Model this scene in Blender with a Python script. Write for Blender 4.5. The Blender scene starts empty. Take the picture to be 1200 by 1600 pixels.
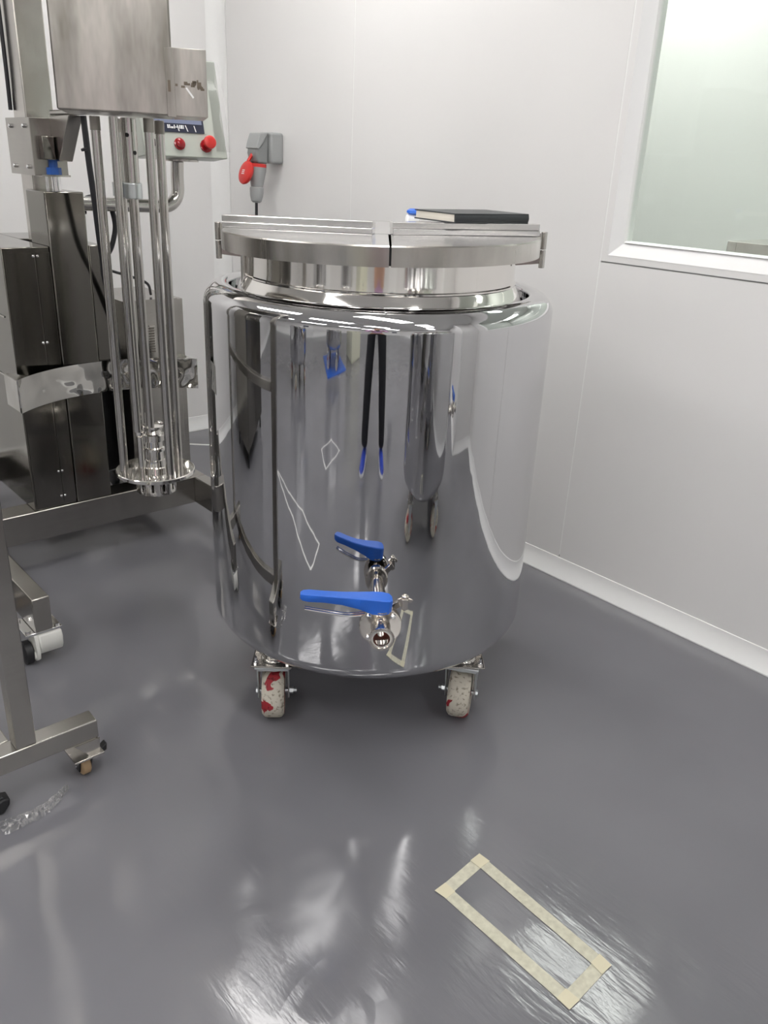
import bpy, bmesh, math, random
from mathutils import Matrix, Vector
random.seed(7)
PI = math.pi
SC = bpy.context.scene
COL = SC.collection

# ------------------------------------------------------------------ camera, world, exposure
cam_d = bpy.data.cameras.new('camera')
cam = bpy.data.objects.new('camera', cam_d)
COL.objects.link(cam)
cam_d.sensor_fit = 'HORIZONTAL'
cam_d.sensor_width = 36.0
cam_d.lens = 36.0 * 1288.0 / 1200.0
cam_d.clip_start = 0.02
CR = Matrix(((0.7540, 0.2263, -0.6166), (-0.6554, 0.3194, -0.6844), (0.0420, 0.9202, 0.3892))).to_3x3()
q = CR.to_quaternion(); q.normalize()
cam.matrix_world = Matrix.Translation((0, 0, 1.28)) @ q.to_matrix().to_4x4()
SC.camera = cam

world = bpy.data.worlds.new('world')
world.use_nodes = True
world.node_tree.nodes['Background'].inputs[0].default_value = (0.9, 0.93, 1.0, 1)
world.node_tree.nodes['Background'].inputs[1].default_value = 0.3
SC.world = world
SC.view_settings.view_transform = 'Standard'
SC.view_settings.look = 'None'
SC.view_settings.gamma = 1.0
SC.view_settings.use_curve_mapping = False
SC.view_settings.exposure = 0.0
LAMP = 16.5          # emission strength of the ceiling panels in the room
LAMP_OUT = 17.5     # emission of the panels in the neighbouring room
LAMP_SPOTS = [(1.50, 2.35), (-0.2, 2.35), (-2.2, 2.35), (.70, 0.55), (-0.8, 0.75), (-2.9, 0.75),
              (0.8, -1.2), (-1.0, -1.2), (-2.9, -1.2), (0.6, -3.2), (-1.6, -3.2), (-3.6, -3.2)]
CEIL = 2.62

# ------------------------------------------------------------------ materials
def mat(name, col=(.5, .5, .5), rough=.5, metal=0.0, coat=0.0, emis=None, estr=0, ior=None, spec=None):
    m = bpy.data.materials.new(name); m.use_nodes = True
    b = m.node_tree.nodes['Principled BSDF']
    b.inputs['Base Color'].default_value = (*col, 1)
    b.inputs['Roughness'].default_value = rough
    b.inputs['Metallic'].default_value = metal
    b.inputs['Coat Weight'].default_value = coat
    if spec is not None: b.inputs['Specular IOR Level'].default_value = spec
    if emis: 
        b.inputs['Emission Color'].default_value = (*emis, 1); b.inputs['Emission Strength'].default_value = estr
    return m
def N(m, t, **kw):
    n = m.node_tree.nodes.new(t)
    for k, v in kw.items():
        if hasattr(n, k): setattr(n, k, v)
    return n
def L(m, a, b): m.node_tree.links.new(a, b)
def P(m): return m.node_tree.nodes['Principled BSDF']
def coords(m, scale=(1, 1, 1)):
    tc = N(m, 'ShaderNodeTexCoord'); mp = N(m, 'ShaderNodeMapping')
    mp.inputs['Scale'].default_value = scale
    L(m, tc.outputs['Object'], mp.inputs['Vector']); return mp.outputs['Vector']
def noise(m, vec, scale, detail=2, rough=.5, dist=0):
    n = N(m, 'ShaderNodeTexNoise'); n.inputs['Scale'].default_value = scale
    n.inputs['Detail'].default_value = detail; n.inputs['Roughness'].default_value = rough
    n.inputs['Distortion'].default_value = dist
    L(m, vec, n.inputs['Vector']); return n.outputs['Fac']
def ramp(m, fac, stops):
    r = N(m, 'ShaderNodeValToRGB'); e = r.color_ramp.elements
    e[0].position, e[0].color = stops[0][0], (*stops[0][1], 1)
    e[1].position, e[1].color = stops[-1][0], (*stops[-1][1], 1)
    for p, c in stops[1:-1]:
        x = e.new(p); x.color = (*c, 1)
    L(m, fac, r.inputs[0]); return r.outputs[0]
def bump(m, h, strength, dist=.01, prev=None):
    b = N(m, 'ShaderNodeBump'); b.inputs['Strength'].default_value = strength; b.inputs['Distance'].default_value = dist
    L(m, h, b.inputs['Height'])
    if prev is not None: L(m, prev, b.inputs['Normal'])
    return b.outputs['Normal']
def math_(m, op, a, b=None):
    n = N(m, 'ShaderNodeMath'); n.operation = op
    for i, v in enumerate((a, b)):
        if v is None: continue
        if isinstance(v, (int, float)): n.inputs[i].default_value = v
        else: L(m, v, n.inputs[i])
    return n.outputs[0]

# walls
M_WALL = mat('wall_panel_white', (.80, .79, .785), .32)
v = coords(M_WALL); n1 = noise(M_WALL, v, 1.3, 2)
L(M_WALL, ramp(M_WALL, n1, [(.3, (.79, .78, .775)), (.7, (.82, .812, .808))]), P(M_WALL).inputs['Base Color'])
L(M_WALL, bump(M_WALL, noise(M_WALL, v, 3.0, 1), .06, .02), P(M_WALL).inputs['Normal'])
M_WALL2 = mat('wall_panel_next_room', (.74, .755, .73), .4)
M_COVE = mat('cove_white', (.87, .87, .865), .28)
M_FRAME = mat('frame_white', (.88, .88, .88), .3)
M_JOINT = mat('joint_white', (.9, .9, .89), .4)
M_JOINT_DARK = mat('joint_shadow_grey', (.35, .35, .35), .6)
M_CEIL = mat('ceiling_white', (.85, .85, .84), .7)
# floor
M_FLOOR = mat('grey_epoxy', (.12, .12, .13), .13, coat=0.0)
v = coords(M_FLOOR)
f1 = noise(M_FLOOR, v, 1.6, 3); 
L(M_FLOOR, ramp(M_FLOOR, f1, [(.3, (.158, .157, .172)), (.7, (.184, .183, .199))]), P(M_FLOOR).inputs['Base Color'])
big = noise(M_FLOOR, v, 3.6, 2, .5, .3)
b1 = bump(M_FLOOR, big, .16, .03)
wr1 = noise(M_FLOOR, coords(M_FLOOR, (1.0, .22, 1)), 34, 4, .6, .5)
rot = N(M_FLOOR, 'ShaderNodeMapping'); rot.inputs['Rotation'].default_value = (0, 0, 1.0); rot.inputs['Scale'].default_value = (1.0, .18, 1); tcf = N(M_FLOOR, 'ShaderNodeTexCoord'); L(M_FLOOR, tcf.outputs['Object'], rot.inputs['Vector'])
wr2 = noise(M_FLOOR, rot.outputs['Vector'], 40, 4, .6, .4)
wr = math_(M_FLOOR, 'ADD', math_(M_FLOOR, 'ADD', wr1, wr2), noise(M_FLOOR, v, 9, 2, .5, .4))
patch = noise(M_FLOOR, v, 2.1, 1)
mask = N(M_FLOOR, 'ShaderNodeMapRange'); mask.inputs[1].default_value = .50; mask.inputs[2].default_value = .62
L(M_FLOOR, patch, mask.inputs[0])
geo = N(M_FLOOR, 'ShaderNodeNewGeometry'); acc = mask.outputs[0]
for (px_, py_, rr_) in ((.95, .60, .36), (.72, .76, .12), (.54, .86, .13), (.83, 1.58, .07), (.58, .74, .10), (1.16, .34, .13)):
    vd = N(M_FLOOR, 'ShaderNodeVectorMath'); vd.operation = 'DISTANCE'; vd.inputs[1].default_value = (px_, py_, 0); L(M_FLOOR, geo.outputs['Position'], vd.inputs[0])
    mr = N(M_FLOOR, 'ShaderNodeMapRange'); mr.inputs[1].default_value = rr_; mr.inputs[2].default_value = rr_ * .35; L(M_FLOOR, vd.outputs['Value'], mr.inputs[0])
    acc = math_(M_FLOOR, 'MAXIMUM', acc, math_(M_FLOOR, 'MULTIPLY', mr.outputs[0], 1.6))
wrm = math_(M_FLOOR, 'MULTIPLY', wr, acc)
b2 = bump(M_FLOOR, wrm, .11, .0035, b1)
L(M_FLOOR, b2, P(M_FLOOR).inputs['Normal'])
L(M_FLOOR, ramp(M_FLOOR, noise(M_FLOOR, v, 5, 4), [(.35, (.10,)*3), (.7, (.17,)*3)]), P(M_FLOOR).inputs['Roughness'])
P(M_FLOOR).inputs['Specular IOR Level'].default_value = .6

def steel(name, col, rough, streak=0.0, axis='z', blot=None, bumpy=0, wav=0):
    m = mat(name, col, rough, 1.0)
    sc = {'z': (30, 30, 1.0), 'x': (1.0, 1.0, 30), 'y': (30, 1.0, 30)}[axis]
    if streak:
        s = noise(m, coords(m, sc), 4, 3)
        L(m, ramp(m, s, [(.25, (max(0, rough - streak),)*3), (.75, (rough + streak,)*3)]), P(m).inputs['Roughness'])
    if blot:
        bl = noise(m, coords(m, (1, 1, .6)), blot[0], 4, .6)
        L(m, ramp(m, bl, [(.3, blot[1]), (.7, col)]), P(m).inputs['Base Color'])
    if wav:
        w = noise(m, coords(m), 6 if wav < .5 else 11, 1)
        L(m, bump(m, w, wav, .01 if wav < .5 else .018), P(m).inputs['Normal'])
    return m
M_MIRROR = steel('mirror_polished_steel', (.62, .62, .632), .03)
v = coords(M_MIRROR, (9, 9, .35)); w = noise(M_MIRROR, v, 3, 2)
L(M_MIRROR, bump(M_MIRROR, w, .018, .01), P(M_MIRROR).inputs['Normal'])
M_NECK = steel('bright_polished_steel', (.80, .78, .75), .07, wav=.03)
M_SATIN = steel('satin_steel', (.62, .60, .57), .25, .03, 'z', (7, (.46, .435, .405)))
M_LID = steel('brushed_lid_steel', (.80, .79, .78), .17, .02, 'x')
M_TUBE = steel('polished_tube_steel', (.56, .545, .52), .14)
M_DARKST = steel('cabinet_steel', (.27, .26, .235), .13, .02, 'z', (2, (.22, .21, .19)))
M_FRAMEST = steel('frame_tube_steel', (.47, .455, .425), .24, .03, 'x', (6, (.37, .355, .33)))
M_HEAD = steel('stained_head_steel', (.60, .58, .55), .33, .02, 'z')
v = coords(M_HEAD, (7, 7, 1.6)); s = noise(M_HEAD, v, 1.6, 4, .6)
L(M_HEAD, ramp(M_HEAD, s, [(.33, (.25, .235, .21)), (.5, (.40, .38, .35)), (.68, (.58, .55, .51))]), P(M_HEAD).inputs['Base Color'])
M_STRIP = steel('polished_strip_steel', (.62, .61, .58), .05, wav=.8)
M_CHROME = steel('chrome', (.85, .85, .86), .08)
M_VALVE = steel('valve_steel', (.72, .68, .63), .14, wav=.08)
M_ZINC = mat('zinc_plate', (.62, .65, .66), .3, .9)
M_BLUE = mat('blue_plastic', (.02, .13, .60), .38)
M_BLUEN = mat('blue_nut', (.03, .12, .45), .4)
M_RED = mat('red_plastic', (.62, .03, .025), .35)
M_REDD = mat('dark_red_lens', (.30, .01, .015), .12)
M_GREYP = mat('grey_plastic', (.36, .37, .37), .45)
M_GREYP2 = mat('dark_grey_plastic', (.25, .26, .26), .45)
M_BLACK = mat('black_rubber', (.014, .014, .016), .5)
M_CABLE = mat('black_cable', (.02, .02, .024), .45)
M_DARK = mat('dark_void', (.01, .01, .01), .7)
M_NYLON = mat('white_nylon', (.72, .72, .68), .4)
M_PANELG = mat('pale_green_enamel', (.50, .53, .48), .3)
M_SCREEN = mat('dark_screen', (.045, .05, .075), .08)
M_SCREENB = mat('screen_field', (.22, .25, .36), .15)
M_WHITE = mat('white_plastic', (.85, .85, .85), .4)
M_COVER = mat('black_leatherette', (.022, .025, .028), .42)
M_PAPER = mat('page_edges', (.72, .68, .60), .8)
v = coords(M_PAPER, (1, 1, 900)); L(M_PAPER, ramp(M_PAPER, noise(M_PAPER, v, 1, 1), [(.3, (.6, .56, .49)), (.7, (.78, .74, .66))]), P(M_PAPER).inputs['Base Color'])
M_TAPE = mat('masking_tape', (.60, .58, .46), .6)
v = coords(M_TAPE); L(M_TAPE, ramp(M_TAPE, noise(M_TAPE, v, 90, 3), [(.3, (.50, .48, .38)), (.7, (.64, .62, .50))]), P(M_TAPE).inputs['Base Color'])
M_TAPEEND = mat('masking_tape_overlap', (.66, .61, .45), .6)
M_TAPEW = mat('white_tape', (.75, .75, .73), .5)
# worn caster wheel: cream paint peeling off red
M_WHEEL = mat('peeling_wheel', (.6, .57, .5), .65)
v = coords(M_WHEEL)
wn = noise(M_WHEEL, v, 15, 3, .55, .5)
c1 = ramp(M_WHEEL, wn, [(.565, (.58, .54, .46)), (.575, (.34, .02, .03))])
dn = noise(M_WHEEL, v, 120, 3)
d1 = ramp(M_WHEEL, dn, [(.32, (.25, .20, .15)), (.45, (1, 1, 1))])
mx = N(M_WHEEL, 'ShaderNodeMix'); mx.data_type = 'RGBA'; mx.blend_type = 'MULTIPLY'; mx.inputs[0].default_value = .8
L(M_WHEEL, c1, mx.inputs[6]); L(M_WHEEL, d1, mx.inputs[7]); L(M_WHEEL, mx.outputs[2], P(M_WHEEL).inputs['Base Color'])
M_WOOD = mat('worn_brown_wheel', (.38, .26, .15), .6)
# window glass: thin, clear with a mirror share
M_GLASS = bpy.data.materials.new('window_glass'); M_GLASS.use_nodes = True
nt = M_GLASS.node_tree; nt.nodes.remove(nt.nodes['Principled BSDF'])
tr = nt.nodes.new('ShaderNodeBsdfTransparent'); tr.inputs[0].default_value = (.93, .96, .94, 1)
gl = nt.nodes.new('ShaderNodeBsdfGlossy'); gl.inputs['Roughness'].default_value = .02
fr = nt.nodes.new('ShaderNodeFresnel'); fr.inputs[0].default_value = 1.5
ms = nt.nodes.new('ShaderNodeMixShader')
ge = nt.nodes.new('ShaderNodeNewGeometry'); inv = nt.nodes.new('ShaderNodeMath'); inv.operation = 'SUBTRACT'; inv.inputs[0].default_value = 1.0
mu = nt.nodes.new('ShaderNodeMath'); mu.operation = 'MULTIPLY'
nt.links.new(ge.outputs['Backfacing'], inv.inputs[1]); nt.links.new(inv.outputs[0], mu.inputs[0]); nt.links.new(fr.outputs[0], mu.inputs[1])
nt.links.new(mu.outputs[0], ms.inputs[0]); nt.links.new(tr.outputs[0], ms.inputs[1]); nt.links.new(gl.outputs[0], ms.inputs[2])
nt.links.new(ms.outputs[0], nt.nodes['Material Output'].inputs['Surface'])
# clear crinkled film
M_FILM = bpy.data.materials.new('clear_film'); M_FILM.use_nodes = True
nt = M_FILM.node_tree; nt.nodes.remove(nt.nodes['Principled BSDF'])
tr = nt.nodes.new('ShaderNodeBsdfTransparent'); tr.inputs[0].default_value = (.9, .9, .9, 1)
gl = nt.nodes.new('ShaderNodeBsdfGlossy'); gl.inputs['Roughness'].default_value = .12
lw = nt.nodes.new('ShaderNodeLayerWeight'); lw.inputs[0].default_value = .5
ms = nt.nodes.new('ShaderNodeMixShader')
df = nt.nodes.new('ShaderNodeBsdfDiffuse'); df.inputs[0].default_value = (.85, .85, .85, 1)
m2 = nt.nodes.new('ShaderNodeMixShader'); m2.inputs[0].default_value = .35
nt.links.new(gl.outputs[0], m2.inputs[1]); nt.links.new(df.outputs[0], m2.inputs[2])
nt.links.new(lw.outputs['Facing'], ms.inputs[0]); nt.links.new(tr.outputs[0], ms.inputs[1]); nt.links.new(m2.outputs[0], ms.inputs[2])
nt.links.new(ms.outputs[0], nt.nodes['Material Output'].inputs['Surface'])
M_LAMP = mat('led_panel', (1, 1, 1), .5, emis=(1.0, .985, .96), estr=LAMP)
M_LAMP2 = mat('led_panel_next_room', (1, 1, 1), .5, emis=(1.0, .98, .96), estr=LAMP_OUT)
M_SKIN = mat('skin', (.55, .33, .24), .5)
M_SHIRT = mat('lilac_shirt', (.50, .32, .48), .8)
M_TROUSER = mat('black_trousers', (.012, .012, .016), .8)
M_HAIR = mat('dark_hair', (.02, .016, .014), .6)
M_SHOE = mat('blue_shoe', (.02, .05, .38), .5)
M_PHONE = mat('black_phone', (.02, .02, .02), .3)
M_LAB = mat('cream_enamel', (.72, .72, .58), .4)

# ------------------------------------------------------------------ helpers
RM = {}
def thing(name, label, cat, loc=(0, 0, 0), rz=0, group=None):
    o = bpy.data.objects.new(name, None); COL.objects.link(o)
    o.empty_display_size = .05
    o.location = loc; o.rotation_euler = (0, 0, rz)
    o['label'] = label; o['category'] = cat
    if group: o['group'] = group
    RM[o.name] = Matrix.Translation(loc) @ Matrix.Rotation(rz, 4, 'Z')
    return o
def obj(name, bm, m, parent=None, world=False, smooth=35, bevel=0, bseg=2):
    if world and parent is not None:
        bmesh.ops.transform(bm, matrix=RM[parent.name].inverted(), verts=bm.verts)
    bmesh.ops.recalc_face_normals(bm, faces=bm.faces)
    if smooth:
        for f in bm.faces: f.smooth = True
        for e in bm.edges:
            if len(e.link_faces) == 2:
                e.smooth = e.calc_face_angle(0) < math.radians(smooth)
    me = bpy.data.meshes.new(name); bm.to_mesh(me); bm.free()
    for mm in (m if isinstance(m, (list, tuple)) else [m]): me.materials.append(mm)
    o = bpy.data.objects.new(name, me); COL.objects.link(o)
    if parent is not None:
        o.parent = parent; RM[o.name] = RM[parent.name]
    if bevel:
        b = o.modifiers.new('bevel', 'BEVEL'); b.width = bevel; b.segments = bseg; b.limit_method = 'ANGLE'; b.angle_limit = math.radians(40)
    return o
def tag(o, label, cat, group=None):
    o['label'] = label; o['category'] = cat
    if group: o['group'] = group
    return o
def struct(name, bm, m, **kw):
    o = obj(name, bm, m, **kw); o['kind'] = 'structure'; RM[o.name] = Matrix.Identity(4); return o
def BM(): return bmesh.new()
def box(bm, a, b, mi=0):
    x0, x1 = sorted((a[0], b[0])); y0, y1 = sorted((a[1], b[1])); z0, z1 = sorted((a[2], b[2]))
    vs = [bm.verts.new(p) for p in ((x0, y0, z0), (x1, y0, z0), (x1, y1, z0), (x0, y1, z0), (x0, y0, z1), (x1, y0, z1), (x1, y1, z1), (x0, y1, z1))]
    for f in ((0, 3, 2, 1), (4, 5, 6, 7), (0, 1, 5, 4), (1, 2, 6, 5), (2, 3, 7, 6), (3, 0, 4, 7)):
        bm.faces.new([vs[i] for i in f]).material_index = mi
    return vs
def obox(bm, c, size, rot=Matrix.Identity(3), mi=0):
    sx, sy, sz = (s / 2 for s in size)
    vs = box(bm, (-sx, -sy, -sz), (sx, sy, sz), mi)
    for v in vs: v.co = rot @ v.co + Vector(c)
    return vs
def basis(d):
    d = Vector(d).normalized(); u = d.orthogonal().normalized() if abs(d.z) > .99 else Vector((0, 0, 1)).cross(d).normalized()
    return d, u, d.cross(u)
def cyl(bm, p0, p1, r0, r1=None, n=24, caps=True, mi=0):
    r1 = r0 if r1 is None else r1
    p0, p1 = Vector(p0), Vector(p1); d, u, w = basis(p1 - p0)
    A, B = [], []
    for i in range(n):
        t = 2 * PI * i / n; k = u * math.cos(t) + w * math.sin(t)
        A.append(bm.verts.new(p0 + k * r0)); B.append(bm.verts.new(p1 + k * r1))
    for i in range(n):
        bm.faces.new((A[i], A[(i + 1) % n], B[(i + 1) % n], B[i])).material_index = mi
    if caps:
        bm.faces.new(A[::-1]).material_index = mi; bm.faces.new(B).material_index = mi
def axlathe(bm, p0, d, prof, n=32, caps=True, mi=0):
    # prof: (s, r) along direction d from p0
    p0 = Vector(p0); d, u, w = basis(d); rings = []
    for s, r in prof:
        rings.append([bm.verts.new(p0 + d * s + (u * math.cos(2 * PI * i / n) + w * math.sin(2 * PI * i / n)) * max(r, 1e-5)) for i in range(n)])
    for a, b in zip(rings, rings[1:]):
        for i in range(n): bm.faces.new((a[i], a[(i + 1) % n], b[(i + 1) % n], b[i])).material_index = mi
    if caps:
        bm.faces.new(rings[0][::-1]).material_index = mi; bm.faces.new(rings[-1]).material_index = mi
def lathe(bm, prof, c=(0, 0), n=96, a0=0, a1=2 * PI):
    full = abs(a1 - a0 - 2 * PI) < 1e-6; m = n if full else n + 1
    rings = []
    for r, z in prof:
        if r < 1e-6: rings.append([bm.verts.new((c[0], c[1], z))] * m); continue
        rings.append([bm.verts.new((c[0] + r * math.cos(a0 + (a1 - a0) * i / n), c[1] + r * math.sin(a0 + (a1 - a0) * i / n), z)) for i in range(m)])
    for a, b in zip(rings, rings[1:]):
        for i in range(n):
            j = (i + 1) % m; vs = [a[i], a[j], b[j], b[i]]; u = []
            for v in vs:
                if v not in u: u.append(v)
            if len(u) > 2: bm.faces.new(u)
def arc(cx, cz, r, d0, d1, n=8):
    return [(cx + r * math.cos(math.radians(d0 + (d1 - d0) * i / n)), cz + r * math.sin(math.radians(d0 + (d1 - d0) * i / n))) for i in range(n + 1)]
def prism(bm, pts, off, mi=0):
    # pts: 3d polygon, extruded along vector off
    A = [bm.verts.new(p) for p in pts]; B = [bm.verts.new(Vector(p) + Vector(off)) for p in pts]; n = len(A)
    bm.faces.new(A).material_index = mi; bm.faces.new(B[::-1]).material_index = mi
    for i in range(n): bm.faces.new((A[i], B[i], B[(i + 1) % n], A[(i + 1) % n])).material_index = mi
def spline(pts, k=8):
    P_ = [Vector(p) for p in pts]; P_ = [P_[0] * 2 - P_[1]] + P_ + [P_[-1] * 2 - P_[-2]]; out = []
    for i in range(1, len(P_) - 2):
        for j in range(k):
            t = j / k; a, b, c, d = P_[i - 1], P_[i], P_[i + 1], P_[i + 2]
            out.append(.5 * ((2 * b) + (c - a) * t + (2 * a - 5 * b + 4 * c - d) * t * t + (3 * b - a - 3 * c + d) * t ** 3))
    out.append(P_[-2]); return out
def tube(bm, pts, r, n=14, caps=True, mi=0):
    pts = [Vector(p) for p in pts]; u = None; rings = []
    for i, p in enumerate(pts):
        d = (pts[min(i + 1, len(pts) - 1)] - pts[max(i - 1, 0)]).normalized()
        if u is None: u = basis(d)[1]
        else: u = (u - d * u.dot(d)).normalized()
        w = d.cross(u); rr = r[i] if isinstance(r, (list, tuple)) else r
        rings.append([bm.verts.new(p + (u * math.cos(2 * PI * k / n) + w * math.sin(2 * PI * k / n)) * rr) for k in range(n)])
    for a, b in zip(rings, rings[1:]):
        for k in range(n): bm.faces.new((a[k], a[(k + 1) % n], b[(k + 1) % n], b[k])).material_index = mi
    if caps: bm.faces.new(rings[0][::-1]).material_index = mi; bm.faces.new(rings[-1]).material_index = mi
def hexbolt(bm, c, d, r=.006, h=.005, stub=0, sr=.003):
    c = Vector(c); d = Vector(d).normalized()
    cyl(bm, c, c + d * h, r, n=6)
    if stub: cyl(bm, c + d * h, c + d * (h + stub), sr, n=12)
def dup(root, loc, rz, label, group=None):
    r = root.copy(); COL.objects.link(r); r.location = loc; r.rotation_euler = (0, 0, rz); r['label'] = label
    if group: r['group'] = group
    for ch in list(root.children):
        c = ch.copy(); COL.objects.link(c); c.parent = r
        for g in list(ch.children):
            d = g.copy(); COL.objects.link(d); d.parent = c
    return r

# ------------------------------------------------------------------ the room
XW, YB, XL, YF = 2.156, 3.62, -5.2, -5.0
KW = XW / 2.136
def wy(y): return y * KW
def wz(z): return 1.28 + (z - 1.28) * KW
JY = -1.07; XJ = 1.66          # the wall juts into the room behind the photographer

bm = BM(); box(bm, (XL - .1, YF - .1, -.08), (XW + .1, YB + .1, 0)); struct('floor', bm, M_FLOOR)
bm = BM(); box(bm, (XL - .1, YF - .1, CEIL), (XW + .1, YB + .1, CEIL + .08)); struct('ceiling', bm, M_CEIL)

WIN_T = 2.15; WIN_Y1 = wy(1.413); WIN_Y0 = -.55; WIN_Z0 = wz(1.10)
J1 = wy(1.475); J2 = wy(2.6455); PW = J2 - J1
bm = BM(); g = .0022
# full height panels left of the window
ys = [(J1 + g, J2 - g), (J2 + g, YB)]
for a, b in ys: box(bm, (XW, a, 0), (XW + .05, b, CEIL))
# under-window panels
ZU = wz(1.042)
y = J1
while y > JY:
    box(bm, (XW, max(y - PW, JY - .2) + g, 0), (XW + .05, y - g, ZU - g)); y -= PW
# window module : rail, head, jambs
FR = .038
box(bm, (XW, WIN_Y0 - .09, ZU + g), (XW + .05, J1 - g, WIN_Z0 - FR))
box(bm, (XW, WIN_Y0 - .09, WIN_T + FR), (XW + .05, J1 - g, CEIL))
box(bm, (XW, WIN_Y1 + FR, WIN_Z0 - FR), (XW + .05, J1 - g, WIN_T + FR))
box(bm, (XW, WIN_Y0 - .09, WIN_Z0 - FR), (XW + .05, WIN_Y0 - FR, WIN_T + FR))
box(bm, (XW, JY - .2, ZU + g), (XW + .05, WIN_Y0 - .09 - 2 * g, CEIL))
struct('wall_right', bm, M_WALL, smooth=0)
bm = BM(); k = XW + .006
for yy in (J1, J2): box(bm, (k - .0055, yy - .0021, 0.075 if yy == J1 else .075), (k + .004, yy + .0021, CEIL))
struct('trim_1', bm, M_JOINT, smooth=0)
bm = BM(); box(bm, (k, JY, ZU - .0022), (k + .004, J1, ZU + .0022)); struct('trim_2', bm, M_JOINT_DARK, smooth=0)

# window frame: mitred sloping profile round the pane, pane set back
def mitred(bm, x_out, x_in, w, y0, y1, z0, z1, lip=.004):
    O = [(y0 - w, z0 - w), (y1 + w, z0 - w), (y1 + w, z1 + w), (y0 - w, z1 + w)]
    I = [(y0, z0), (y1, z0), (y1, z1), (y0, z1)]
    prof = [(x_in + .03, O), (x_out, O), (x_in, I), (x_in + .03, I)]
    rings = [[bm.verts.new((x, a, b)) for a, b in ring] for x, ring in prof]
    rings.append(rings[0])
    for A, B in zip(rings, rings[1:]):
        for i in range(4): bm.faces.new((A[i], A[(i + 1) % 4], B[(i + 1) % 4], B[i]))
bm = BM(); mitred(bm, XW - .001, XW + .02, FR, WIN_Y0, WIN_Y1, WIN_Z0, WIN_T)
wf = struct('window_1', bm, M_FRAME, smooth=0)
bm = BM(); mitred(bm, XW + .012, XW + .018, .004, WIN_Y0 + .004, WIN_Y1 - .004, WIN_Z0 + .004, WIN_T - .004)
obj('glazing_bead', bm, M_JOINT, wf, smooth=0)
bm = BM(); box(bm, (XW + .021, WIN_Y0 - .01, WIN_Z0 - .01), (XW + .027, WIN_Y1 + .01, WIN_T + .01)); obj('pane', bm, M_GLASS, wf, smooth=0)

# back wall and its panels (left part of the photo)
bm = BM()
y = XW
xs = [XW, .98, -.19, -1.36, -2.53, -3.7, XL]
for a, b in zip(xs, xs[1:]): box(bm, (b + .0025, YB, 0), (a - .0025, YB + .05, CEIL))
struct('wall_back', bm, M_WALL, smooth=0)
bm = BM()
for a in xs[1:-1]: box(bm, (a - .002, YB + .004, .07), (a + .002, YB + .01, CEIL))
struct('trim_3', bm, M_JOINT, smooth=0)
bm = BM(); box(bm, (XL - .05, YF, 0), (XL, YB, CEIL)); struct('wall_left', bm, M_WALL, smooth=0)
bm = BM(); box(bm, (XL, YF - .05, 0), (XJ, YF, CEIL)); struct('wall_front', bm, M_WALL, smooth=0)
bm = BM(); box(bm, (XJ, YF, 0), (XW + .05, JY, CEIL)); struct('wall_jut', bm, M_WALL, smooth=0)

# coves: concave profile along the wall feet
def cove_prof(n=6, w=.026, h=None):
    h = h or wz(.0775)
    pts = [(0, 0), (w, 0), (w, .004)]
    for i in range(1, n): 
        t = i / n; pts.append((w * (1 - t) ** 1.6 + .003 * t, .004 + (h - .006) * t))
    pts += [(.003, h - .001), (0, h)]; return pts
def cove(name, p0, p1, nrm):
    bm = BM(); pr = cove_prof()
    pts = [(p0[0] + nrm[0] * a, p0[1] + nrm[1] * a, z) for a, z in pr]
    prism(bm, pts, (p1[0] - p0[0], p1[1] - p0[1], 0)); return struct(name, bm, M_COVE, smooth=30)
cove('baseboard_right', (XW, JY, 0), (XW, YB, 0), (-1, 0))
cove('baseboard_back', (XL, YB, 0), (XW, YB, 0), (0, -1))
cove('baseboard_jut_side', (XW, JY, 0), (XJ, JY, 0), (0, 1))
cove('baseboard_jut', (XJ, YF, 0), (XJ, JY, 0), (-1, 0))
cove('baseboard_left', (XL, YF, 0), (XL, YB, 0), (1, 0))
cove('baseboard_front', (XL, YF, 0), (XJ, YF, 0), (0, 1))
# rounded vertical corner piece
bm = BM(); R_ = .062
pts = [(XW + .002, YB + .002, 0.0)] + [(XW - R_ + R_ * math.cos(t) , YB - R_ + R_ * math.sin(t), 0) for t in [PI / 2 * i / 8 for i in range(9)]]
pts = [(XW + .001, YB - R_, 0), (XW + .001, YB + .001, 0), (XW - R_, YB + .001, 0)] + [(XW - R_ + R_ * math.cos(t) - .004, YB - R_ + R_ * math.sin(t) - .004, 0) for t in [PI / 2 * (8 - i) / 8 for i in range(9)]]
prism(bm, pts, (0, 0, CEIL)); struct('trim_4', bm, M_COVE, smooth=30)
# vertical corner bead of the jut
bm = BM(); cyl(bm, (XJ, JY, 0), (XJ, JY, CEIL), .022, n=20); struct('trim_5', bm, M_COVE)
# doors on the far walls (seen only in the tank's polish)
def door(name, c, along, nrm, w=.95, h=2.1):
    a = Vector(along); nn = Vector(nrm); bm = BM(); rot = Matrix((a, nn, Vector((0, 0, 1)))).transposed()
    obox(bm, Vector(c) + Vector((0, 0, h / 2)) + nn * .01, (w, .02, h), rot)
    d = struct(name, bm, M_FRAME, smooth=0, bevel=.003); RM[d.name] = Matrix.Identity(4)
    bm = BM(); obox(bm, Vector(c) + Vector((0, 0, 1.55)) + nn * .021, (.4, .006, .55), rot); obj('pane', bm, M_SCREEN, d, smooth=0)
    bm = BM(); p = Vector(c) + a * (w / 2 - .09) + Vector((0, 0, 1.02)) + nn * .02
    tube(bm, [p, p + nn * .045, p + nn * .05 - a * .03, p + nn * .05 - a * .12], .009, 10); obj('door_handle', bm, M_CHROME, d)
door('door_1', (XL, .8, 0), (0, 1, 0), (1, 0, 0)); door('door_2', (-2.6, YF, 0), (1, 0, 0), (0, 1, 0))

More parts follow.
